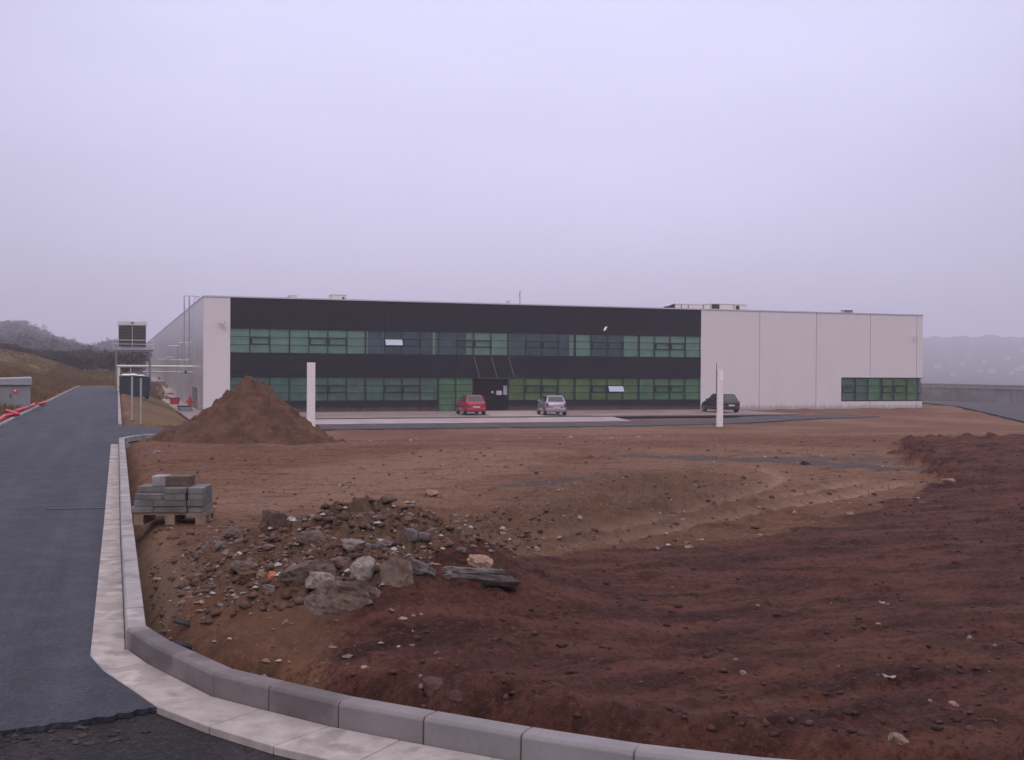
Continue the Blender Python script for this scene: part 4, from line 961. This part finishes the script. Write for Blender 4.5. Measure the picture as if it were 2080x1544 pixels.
CH = [
 (553, 1078, .30, .26, .10, 'old concrete', 'brown slab standing upright at the back of the rubble heap', (.15, .1, .1), 'slab'),
 (632, 1112, .34, .20, .24, 'old concrete', 'brown rock with a shadowed underside, high in the rubble behind the big chunks', (0, .1, .3), 'block'),
 (622, 1196, .52, .27, .36, 'old concrete', 'largest brown-grey concrete chunk left of the ragged white one', (0, -.35, .2), 'block'),
 (690, 1160, .34, .17, .30, 'old concrete', 'dark brown block with an undercut hollow between the large chunk and the white one', (.1, .05, -.1), 'block'),
 (733, 1184, .24, .28, .20, 'white concrete', 'ragged whitish concrete lump in the middle of the rubble', (.2, .3, .5), 'block'),
 (800, 1188, .34, .28, .16, 'old concrete', 'tan pointed slab leaning right of the ragged white lump', (-.5, .1, .1), 'slab'),
 (852, 1172, .50, .11, .34, 'grey slab', 'tilted asphalt plate with a dark broken edge right of the tan slab', (-.35, .42, .2), 'slab'),
 (958, 1182, .84, .13, .34, 'grey slab', 'long flat grey asphalt slab lying at the right end of the rubble', (-.12, .06, .05), 'slab'),
 (684, 1238, .66, .26, .40, 'old concrete', 'wide brown trapezoid block in front of the rubble heap', (-.25, .05, .0), 'block'),
 (742, 1226, .26, .17, .22, 'old concrete', 'brown wedge right behind the wide trapezoid block', (-.2, .5, .2), 'block'),
 (604, 1218, .30, .16, .24, 'mound earth', 'dark soil-covered lump left of the wide trapezoid block', (0, .2, 0), 'block'),
 (570, 1186, .14, .11, .12, 'white concrete', 'small whitish lump left of the largest concrete chunk', (.1, 0, .3), 'block'),
 (590, 1178, .13, .17, .12, 'white concrete', 'upright pale lump touching the left side of the largest chunk', (.1, .2, .1), 'block'),
 (652, 1190, .28, .14, .14, 'white concrete', 'pale crumbling lump in front of the largest concrete chunk', (.1, .1, .2), 'block'),
 (552, 1176, .12, .085, .11, 'orange brick', 'orange brick fragment on the left side of the rubble', (.2, .3, .4), 'block'),
 (533, 1176, .14, .085, .12, 'tan stone', 'rusty brown fragment touching the orange brick fragment', (.1, .1, .1), 'block'),
 (496, 1164, .28, .13, .2, 'old concrete', 'rounded brown rock upper left of the orange brick fragment', (.1, .1, .2), 'block'),
 (505, 1180, .22, .10, .2, 'mound earth', 'brown soil lump under the rounded rock left of the orange fragment', (.1, 0, .5), 'block'),
 (460, 1131, .15, .09, .12, 'grey stone', 'pale grey stone high on the left slope of the rubble', (.1, .1, .4), 'block'),
 (548, 1204, .17, .09, .13, 'white concrete', 'whitish flat stone low on the left side of the rubble', (.1, .1, .2), 'block'),
 (975, 1156, .27, .15, .24, 'tan stone', 'brown boulder behind the long flat asphalt slab', (.1, .1, .2), 'block'),
 (770, 1118, .30, .09, .24, 'grey slab', 'grey asphalt lump at the crest of the rubble behind the white one', (.2, .2, .4), 'slab'),
 (715, 1120, .20, .12, .18, 'grey stone', 'grey stone on the crest of the rubble above the undercut block', (.2, .1, .2), 'block'),
 (873, 1010, .27, .15, .24, 'tan stone', 'tan boulder alone on the pale dirt beyond the rubble', (0, .1, .3), 'block'),
 (905, 1012, .14, .08, .14, 'tan stone', 'small tan stone right beside the lone boulder', (0, .1, .3), 'block'),
 (935, 1440, .22, .13, .22, 'dark lump', 'large reddish clod against the back of the curved kerb', (.2, .2, .3), 'block'),
 (878, 1416, .15, .10, .2, 'dark lump', 'dark clod left of the large reddish clod at the kerb', (.2, .1, .3), 'block'),
 (1830, 1522, .16, .09, .12, 'tan stone', 'tan wedge stone in the dark soil at the bottom right corner', (.1, .3, .3), 'block'),
 (1930, 982, .34, .12, .26, 'tan stone', 'pale flat boulder at the tip of the dark soil heap', (.1, .1, .3), 'block'),
 (1640, 945, .25, .12, .2, 'dark lump', 'dark clod on the far grey gravel patch', (.1, .1, .3), 'block'),
 (738, 954, .24, .10, .14, 'pale stone', 'pale yellow stone with a split face on the dirt right below the earth mound', (.1, .1, .3), 'block'),
 (316, 921, .30, .10, .18, 'white concrete', 'white piece of rubble on the dirt left of the earth mound', (.1, .1, .3), 'block')]
simple('dark lump', (.068, .030, .025), .95, 0, .35, 14, .6)
for i, (px, py, w, h, d, mt, lb, tl, shp) in enumerate(CH):
    cat = 'clod' if mt in ('dark lump', 'mound earth') else 'stone' if 'stone' in mt else 'brick fragment' if 'brick' in mt else 'concrete chunk'
    nm = {'clod': 'earth_clod', 'stone': 'stone', 'brick fragment': 'brick_fragment', 'concrete chunk': 'concrete_chunk'}[cat]
    chunk(px, py, w, h, d, mt, lb, 100+i, tl, None, cat, nm, shp)
# litter
for (px, py, lb) in ((380, 1277, 'upper of two black rubber scraps on the sandy strip by the kerb'), (384, 1293, 'lower of two black rubber scraps on the sandy strip by the kerb')):
    p = at_z(px, py, .14); o = MB().loft([[(x_, -.02+.01*math.sin(x_*30), .012+.02*math.sin(3+x_*14)), (x_, .025, .012+.02*math.sin(3+x_*14)), (x_, .02, .028+.02*math.sin(3+x_*14))] for x_ in [-.09+k*.03 for k in range(7)]]).build('rubber_scrap', 'rubber', None, True)
    o.location = (p[0], p[1], gzf(p[0], p[1])+.012); o.rotation_euler = (.1, .1, -YAW+.1); tag(o, lb, 'rubber scrap')
for (px, py, lb) in ((1795, 1218, 'scrap of white plastic on the dark soil, farther one'), (1800, 1378, 'crumpled pale plastic strip lying low on the dark soil at the right')):
    p = at_z(px, py, .17); mb = MB(); n = 8; vs = []
    for a in range(n):
        for b in range(4): vs.append((-.085+a*.024, -.03+b*.018+.01*math.sin(a*2.3), .008+.008*math.sin(a*1.7+b)+.007*math.cos(b*2.1+a)))
    mb.add(vs, [(a*4+b, a*4+4+b, a*4+5+b, a*4+1+b) for a in range(n-1) for b in range(3)]); o = mb.build('plastic_scrap', 'grey stone' if px < 1000 else 'scrap', None)
    o.modifiers.new('thickness', 'SOLIDIFY').thickness = .004
    o.location = (p[0], p[1], gzf(p[0], p[1])); o.rotation_euler = (0, 0, rng.random()*3); o.scale = (.6, .6, .6); tag(o, lb, 'plastic scrap')
# counted stones
def stone_mesh(seed):
    bm = bmesh.new(); bmesh.ops.create_icosphere(bm, subdivisions=2, radius=.5); r = random.Random(seed)
    for k in range(6):
        nn = Vector((r.gauss(0, 1), r.gauss(0, 1), r.gauss(0, 1))).normalized(); dd = r.uniform(.22, .42)
        for v in bm.verts:
            e = v.co.dot(nn)-dd
            if e > 0: v.co -= nn*e
    for v in bm.verts: v.co += v.co*r.uniform(-.07, .07)
    me = bpy.data.meshes.new('stone'); bm.to_mesh(me); bm.free(); return me
def scatter(n, zone, mats, smin, smax, label, group, seed):
    r = random.Random(seed); meshes = []
    for k in range(3):
        for mt in mats: me = stone_mesh(seed*10+k*3+mats.index(mt)); me.materials.append(MATS[mt]); meshes.append(me)
    px0, px1, py0, py1 = zone
    pts = []
    for _ in range(n):
        px, py = r.uniform(px0, px1), r.uniform(py0, py1); p = at_z(px, py, .12); pts.append((p[0], p[1]))
    P = np.array(pts); Z = height(P[:, 0], P[:, 1]); M = masks(P[:, 0], P[:, 1])
    for (x, y), z, pv in zip(pts, Z, M['pav']):
        if pv > -.1: continue
        s = smin+(smax-smin)*r.random()**2.2
        o = bpy.data.objects.new('stone', r.choice(meshes)); COL.objects.link(o); o.scale = (s, s*r.uniform(.7, 1), s*r.uniform(.5, .8)); o.rotation_euler = (r.uniform(-.3, .3), r.uniform(-.3, .3), r.random()*6.3); o.location = (x, y, z+s*.02)
        tag(o, label, 'stone', group)
scatter(36, (900, 1420, 1010, 1120), ['pale stone', 'tan stone'], .04, .12, 'pale stone scattered on the brown dirt between the rubble and the wheel ruts', 'stones between rubble and ruts', 31)
scatter(190, (400, 960, 1070, 1245), ['old concrete', 'grey slab', 'old concrete', 'mound earth'], .05, .19, 'broken concrete lump lying loose in the rubble heap', 'loose lumps in the rubble', 37)
scatter(40, (400, 900, 1060, 1230), ['pale stone', 'grey stone'], .04, .11, 'small pale stone lying among the concrete rubble', 'stones among the rubble', 32)
scatter(16, (1400, 1900, 960, 1060), ['pale stone', 'tan stone'], .05, .13, 'stone lying beside the curved wheel ruts near the gravel', 'stones beside the ruts', 33)
scatter(14, (1300, 2060, 1180, 1510), ['tan stone', 'grey stone'], .02, .07, 'small stone lying on the dark turned soil', 'stones on the dark soil', 34)
scatter(16, (420, 1000, 1250, 1430), ['pale stone', 'grey stone'], .03, .07, 'small stone on the soil slope above the curved kerb', 'stones above the curved kerb', 35)
scatter(14, (420, 1300, 890, 990), ['pale stone', 'tan stone'], .06, .16, 'stone lying on the flat pale dirt beyond the rubble', 'stones on the far pale dirt', 36)
scatter(45, (640, 1420, 870.5, 874.5), ['pale stone', 'white concrete'], .06, .22, 'whitish stone along the front edge of the parking asphalt', 'stones along the parking edge', 38)
# uncountable gravel and clods
def pieces(name, n, mat, sampler, smin, smax, seed, flat=.7, soft=False, zf=None):
    r = np.random.RandomState(seed); XY = sampler(r, n); n = len(XY); Z = height(XY[:, 0], XY[:, 1]) if zf is None else np.full(n, zf)
    o8 = np.array([(1, 0, 0), (0, 1, 0), (-1, 0, 0), (0, -1, 0), (.15, .1, 1), (0, 0, -1), (.7, .7, .45), (-.7, .6, .4)])
    base8 = np.array([(1, 0, -.2), (.4, .8, .1), (-.5, .8, -.1), (-1, 0, .1), (-.4, -.9, 0), (.6, -.7, .1), (.2, .1, .8), (0, 0, -.7)])
    fs = [(0, 1, 6), (1, 2, 6), (2, 3, 6), (3, 4, 6), (4, 5, 6), (5, 0, 6), (1, 0, 7), (2, 1, 7), (3, 2, 7), (4, 3, 7), (5, 4, 7), (0, 5, 7)]
    s = smin+(smax-smin)*r.rand(n)**3; a = r.rand(n)*6.28
    V = base8[None]*(1+.35*(r.rand(n, 8, 1)-.5))+.35*(r.rand(n, 8, 3)-.5)
    V = V*np.stack([s, s*(.6+.4*r.rand(n)), s*flat*(.6+.5*r.rand(n))], -1)[:, None]
    c, s_ = np.cos(a)[:, None], np.sin(a)[:, None]
    X = V[..., 0]*c-V[..., 1]*s_+XY[:, 0:1]; Y = V[..., 0]*s_+V[..., 1]*c+XY[:, 1:2]; Zz = V[..., 2]+(Z+s*.15)[:, None]
    F = (np.array(fs)[None]+8*np.arange(n)[:, None, None]).reshape(-1, 3)
    me = bpy.data.meshes.new(name); me.from_pydata(np.stack([X, Y, Zz], -1).reshape(-1, 3).tolist(), [], F.tolist()); me.materials.append(MATS[mat])
    if soft: me.polygons.foreach_set('use_smooth', [True]*len(me.polygons))
    o = bpy.data.objects.new(name, me); COL.objects.link(o); return stuff(o)
def by_pix(boxes, cond):
    def f(r, n):
        out = []
        for (a, b, c, d, w) in boxes:
            k = int(n*w); px, py = r.uniform(a, b, k), r.uniform(c, d, k)
            D = CF[None]+CR[None]*((px-1040)/FPX)[:, None]-CU[None]*((py-772)/FPX)[:, None]; t = (.12-1.9)/D[:, 2]
            out.append(np.stack([D[:, 0]*t, D[:, 1]*t], -1))
        P = np.concatenate(out); M = masks(P[:, 0], P[:, 1]); k = (M['pav'] < -.16) & cond(P, M, r); return P[k]
    return f
mat_island('crumb', [(.018, .018, .022), (.030, .030, .036), (.024, .023, .026), (.05, .045, .044)])
def edge_s(r, n):
    x = -4.5+4.75*r.rand(n); y = np.interp(x, [-14, -2, -.25, .21], [4.6, 6.1, 6.43, 6.56])+.04-.5*r.rand(n)**2.2; P = np.stack([x, y], -1); return P[(sdist(x, y, [(-5, 4), (-5, 7), (.2, 6.52)]+GUT[4:9]+[(1, 3.5)]) > .05)]
pieces('asphalt_crumbs', 900, 'crumb', edge_s, .006, .035, 12, .8, False, -.034)
pieces('loose_gravel', 4800, 'gravel', by_pix([(300, 1050, 1045, 1280, .5), (300, 1700, 900, 1120, .3), (1290, 1920, 925, 1000, .08), (340, 900, 1230, 1420, .12)], lambda P, M, r: r.rand(len(P)) < np.clip(.15+M['rub']*1.2+M['rub2']+M['gra'], 0, 1)*(1-.8*M['top'])), .008, .042, 3)
pieces('loose_clods', 9500, 'clod', by_pix([(270, 1100, 1045, 1300, .5), (250, 1950, 885, 1120, .5)], lambda P, M, r: (M['top'] < .5) & (r.rand(len(P)) < .14+.9*M['rub']+.55*M['rub2'])), .010, .06, 4, .8, True)
pieces('soil_clods', 1300, 'dark clod', by_pix([(600, 2080, 1120, 1544, .7), (1780, 2080, 885, 1120, .3)], lambda P, M, r: M['top'] > .5), .008, .038, 5, .8, True)

# ------------------------------------------------------------------ vegetation
def leaf_mesh(name, n, dims, leaf, mat, seed, clumps=9):
    r = np.random.RandomState(seed); cl = r.randn(clumps, 3)*.33; cl[:, 2] = cl[:, 2]*.8
    cs = .16+.20*r.rand(clumps); k = r.randint(0, clumps, n)
    d = r.randn(n, 3); d /= np.linalg.norm(d, axis=1)[:, None]
    c = (cl[k]+d*(cs[k]*(.55+.5*r.rand(n)))[:, None])*np.array(dims)[None]
    u = r.randn(n, 3); u /= np.linalg.norm(u, axis=1)[:, None]; w = np.cross(u, r.randn(n, 3)); w /= np.linalg.norm(w, axis=1)[:, None]
    s = (leaf*(.5+r.rand(n)))[:, None]
    V = np.stack([c+u*s, c-u*s*.6+w*s*.6, c-u*s*.6-w*s*.6], 1)
    V[..., 2] = np.maximum(V[..., 2], -.5*dims[2])
    me = bpy.data.meshes.new(name); me.from_pydata(V.reshape(-1, 3).tolist(), [], np.arange(n*3).reshape(-1, 3).tolist()); me.materials.append(MATS[mat]); return me
def branches(h, seed, n=7):
    r = random.Random(seed); mb = MB().tube([(0, 0, -.3), (.03*h, 0, h*.35), (0, .03*h, h*.7)], [.05*h, .035*h, .015*h], 6)
    for k in range(n):
        a = r.random()*6.28; z = h*r.uniform(.2, .5); l = h*r.uniform(.25, .42); mb.tube([(.02*h, 0, z), (.02*h+l*.6*math.cos(a), l*.6*math.sin(a), z+l*.5), (.02*h+l*math.cos(a), l*math.sin(a), z+l)], [.018*h, .012*h, .004*h], 5)
    return mb
def plant_proto(kind, mat, h, w, n, leaf, seed):
    me = leaf_mesh('crown', n, (w, w, h*.8), leaf, mat, seed); me.transform(Matrix.Translation((0, 0, h*.52)))
    tb = branches(h, seed); o = tb.build('trunk', 'bark'); tm = o.data; bpy.data.objects.remove(o); return me, tm
def plant(name, lab, cat, loc, protos, s, group, rz):
    t = thing(name, lab, cat, loc, rz, group); t.scale = (s, s, s*rng.uniform(.85, 1.15))
    for nm, me in (('crown', protos[0]), ('trunk', protos[1])):
        o = bpy.data.objects.new(nm, me); COL.objects.link(o); o.parent = t
bp_ = [plant_proto('bush', m_, 3.0, 3.6, 1500, .16, 60+i) for i, m_ in enumerate(('bush brown', 'bush dark', 'bush olive'))]
LBU = ['reddish brown shrub in the scrub belt behind the grassy bank', 'dark evergreen shrub in the scrub belt behind the grassy bank', 'olive shrub in the scrub belt behind the grassy bank']
r2 = random.Random(5)
for k in range(64):
    y = r2.uniform(152, 186); x = r2.uniform(-.086*y-3, 1.2)
    i = r2.choice((0, 0, 1, 1, 2)); z = gz(x, y)
    plant('shrub', LBU[i], 'shrub', (x, y, z-.15), bp_[i], r2.uniform(.65, 1.0)*min(1, max(.36, 1-(-x-4.5)/10)), ('brown', 'dark', 'olive')[i]+' shrubs in the scrub belt', r2.random()*6.3)
tp_ = [plant_proto('tree', 'wood leaf', 7.0, 5.2, 900, .33, 80+i) for i in range(3)]
def hill_tree(az, r, s, lab, grp):
    x, y = r*math.sin(R_(az)), r*math.cos(R_(az)); plant('hill_tree', lab, 'tree', (x, y, gz(x, y)-.4), tp_[rng.randrange(3)], s, grp, rng.random()*6)
for az in (-5.6, -5.3, -5.0, -4.7, -4.45, -4.2, -3.95, -3.7): hill_tree(az+rng.uniform(-.08, .08), 775+rng.uniform(-20, 20), rng.uniform(.55, .95), 'hazy tree on the skyline of the rounded hill at the far left', 'skyline trees on the left hill')
hill_tree(-2.02, 770, 1.0, 'lone small tree on the saddle between the two hazy hills', None); hill_tree(-3.32, 770, .95, 'small tree on the falling shoulder of the left hill', None)
for az in (-.95, -.75, -.5, -.3, -.05, .2, .45): hill_tree(az, 772+rng.uniform(-15, 15), rng.uniform(.7, 1.0), 'hazy tree in the round clump on the hill behind the chiller', 'tree clump behind the chiller')
# woodland on the hill: one mass
def woods():
    r = np.random.RandomState(9); n = 2300; rad = r.uniform(330, 800, n); az = np.radians(r.uniform(-9, 3.5, n)); x, y = rad*np.sin(az), rad*np.cos(az); z = base(x, y)
    keep = fbm(x*.02, y*.02, 91, 3) > .44; x, y, z = x[keep], y[keep], z[keep]; n = len(x); k = 46
    h = (1.8+3.6*r.rand(n))[:, None]; d = r.randn(n, k, 3); d /= np.linalg.norm(d, axis=2)[..., None]; d *= (.4+.6*r.rand(n, k, 1))
    c = np.stack([x[:, None]+d[..., 0]*h*.62, y[:, None]+d[..., 1]*h*.62, z[:, None]+h*.55+d[..., 2]*h*.5], -1).reshape(-1, 3)
    u = r.randn(len(c), 3); w = r.randn(len(c), 3); s = .5
    V = np.stack([c+u*s, c+w*s, c-(u+w)*s*.6], 1)
    me = bpy.data.meshes.new('hill_woods'); me.from_pydata(V.reshape(-1, 3).tolist(), [], np.arange(len(c)*3).reshape(-1, 3).tolist()); me.materials.append(MATS['wood leaf'])
    o = bpy.data.objects.new('hill_woods', me); COL.objects.link(o); stuff(o)
woods()
def blades(name, n, sampler, h, mat, seed):
    r = np.random.RandomState(seed); P = sampler(r, n); n = len(P); Z = height(P[:, 0], P[:, 1]); a = r.rand(n)*6.28; hh = h*(.4+r.rand(n)); w = hh*.10
    dx, dy = np.cos(a), np.sin(a); lean = (r.rand(n, 2)-.5)*hh[:, None]*.9
    A = np.stack([P[:, 0]-dx*w, P[:, 1]-dy*w, Z-.02], -1); B = np.stack([P[:, 0]+dx*w, P[:, 1]+dy*w, Z-.02], -1); C = np.stack([P[:, 0]+lean[:, 0], P[:, 1]+lean[:, 1], Z+hh], -1)
    me = bpy.data.meshes.new(name); me.from_pydata(np.stack([A, B, C], 1).reshape(-1, 3).tolist(), [], np.arange(n*3).reshape(-1, 3).tolist()); me.materials.append(MATS[mat]); o = bpy.data.objects.new(name, me); COL.objects.link(o); stuff(o)
def bank_s(r, n):
    y = 32+120*r.rand(n)**1.3; x = -3.9-(.09*y+1.5)*r.rand(n); k = fbm(x*.8, y*.8, 14, 2) > .40; return np.stack([x, y], -1)[k]
blades('bank_grass', 60000, bank_s, .26, 'grass', 3)
def end_s(r, n):
    y = r.uniform(119, 150, n); x = r.uniform(-7, 5, n); return np.stack([x, y], -1)
blades('field_grass', 9000, end_s, .35, 'grass', 4)
blades('dry_weeds', 1800, by_pix([(250, 1900, 875, 1010, .8), (1400, 1950, 840, 890, .2)], lambda P, M, r: (M['top'] < .3) & (fbm(P[:, 0]*.9, P[:, 1]*.9, 44, 2) > .56)), .07, 'weed', 6)

# ------------------------------------------------------------------ right: wall, valley, houses
t = thing('retaining_wall', 'low grey concrete wall behind the road at the far right', 'wall', (88, 90, -1.45))
for k in range(12):
    MB().box(0, .3, -45+k*8+.02, -45+k*8+7.98, -.2, 1.62).build('wall_slab', 'wall concrete', t)
MB().box(-.06, .36, -45, 51, 1.625, 1.74).build('coping', 'kerb concrete', t)
MB().box(-.9, -.6, -45, 51, -.1, .12).build('footing', 'kerb concrete', t)
hp = None
HS = [(1928, 737), (1955, 741), (1990, 757), (2014, 758), (2052, 761), (2072, 753), (1965, 722), (2045, 730), (1905, 748), (2078, 716), (1938, 764), (2000, 737)]
for i, (px, py) in enumerate(HS):
    best = None
    for r in range(720, 1950, 10):
        d = ray(px, py); q = EYE+d*r
        if base(np.array([q[0]]), np.array([q[1]]))[0] >= q[2]: best = q; break
    if best is None: best = EYE+ray(px, py)*1500
    lab = 'brightest white house, far right on the hazy valley slope' if i == 5 else 'small pale house on the hazy valley slope beyond the right wall'
    if hp is None:
        t = hp = thing('house', lab, 'house', best, .4, 'houses on the far valley slope')
        MB().box(-4.5, 4.5, -3.6, 3.6, -3, 4.4).build('wall', 'house wall', t)
        MB().add([(-4.9, -4.1, 4.41), (4.9, -4.1, 4.41), (4.9, 4.1, 4.41), (-4.9, 4.1, 4.41), (-4.9, 0, 7.6), (4.9, 0, 7.6)], [(0, 1, 5, 4), (2, 3, 4, 5), (0, 4, 3), (1, 2, 5), (3, 2, 1, 0)]).build('roof', 'house roof', t)
        for a in (-3, -.6, 1.8): MB().box(a, a+1.2, -3.66, -3.602, 1.2, 2.7).build('window', 'sash dark', t)
    else:
        t = dup(hp); t.location = best; t.rotation_euler = (0, 0, rng.uniform(-.6, 1.6))
        tag(t, lab, 'house', 'houses on the far valley slope')
    t.scale = ((.95 if i == 5 else .62)*rng.uniform(.85, 1.1),)*3
for (px, lb) in ((2052, 'left of two dark blue vehicles seen over the grey wall'), (2074, 'right of two dark blue vehicles seen over the grey wall')):
    q = EYE+ray(px, 791)*300; t = thing('parked_car', lb, 'car', (q[0], q[1], q[2]-1.12), -R_(46), 'dark vehicles beyond the wall')
    MB().loft([[(-.8*w, y, z0), (.8*w, y, z0), (.85*w, y, (z0+z1)/2), (.75*w, y, z1), (-.75*w, y, z1), (-.85*w, y, (z0+z1)/2)] for (y, z0, z1, w) in ((-1.9, .5, .8, .9), (-1.8, .3, .95, 1), (0, .25, .95, 1.03), (1.7, .3, .8, 1), (1.9, .4, .65, .9))]).build('body', 'car navy', t, True)
    MB().hexa([(-.72, -1.7, .93), (.72, -1.7, .93), (.72, .9, .93), (-.72, .9, .93), (-.58, -1.3, 1.45), (.58, -1.3, 1.45), (.58, .2, 1.45), (-.58, .2, 1.45)]).build('cabin', 'car navy', t)
    for s in (-1, 1):
        for y in (-1.2, 1.2): MB().tube([(s*.6, y, .3), (s*.82, y, .3)], .3, 12).build('wheel', 'tyre', t)
# car with its lights on, far down the lane behind the scrub
q = EYE+ray(205, 718)*215; gq = gz(q[0], q[1])
t = thing('distant_car', 'far-off car with headlights on, left of the chiller platform', 'car', (q[0], q[1], q[2]-.65), R_(165))
MB().loft([[(-.8*w, y, z0), (.8*w, y, z0), (.85*w, y, (z0+z1)/2), (.75*w, y, z1), (-.75*w, y, z1), (-.85*w, y, (z0+z1)/2)] for (y, z0, z1, w) in ((-1.9, .5, .8, .9), (-1.8, .3, .95, 1), (0, .25, .95, 1.03), (1.7, .3, .8, 1), (1.9, .4, .7, .9))]).build('body', 'car navy', t, True)
MB().hexa([(-.72, -1.7, .93), (.72, -1.7, .93), (.72, .9, .93), (-.72, .9, .93), (-.58, -1.3, 1.45), (.58, -1.3, 1.45), (.58, .2, 1.45), (-.58, .2, 1.45)]).build('cabin', 'window tint', t)
for s in (-1, 1):
    MB().tube([(s*.55, 1.88, .62), (s*.55, 1.95, .62)], .13, 10).build('headlight', 'lamp lit', t)
    for y in (-1.2, 1.2): MB().tube([(s*.6, y, .3), (s*.82, y, .3)], .3, 12).build('wheel', 'tyre', t)
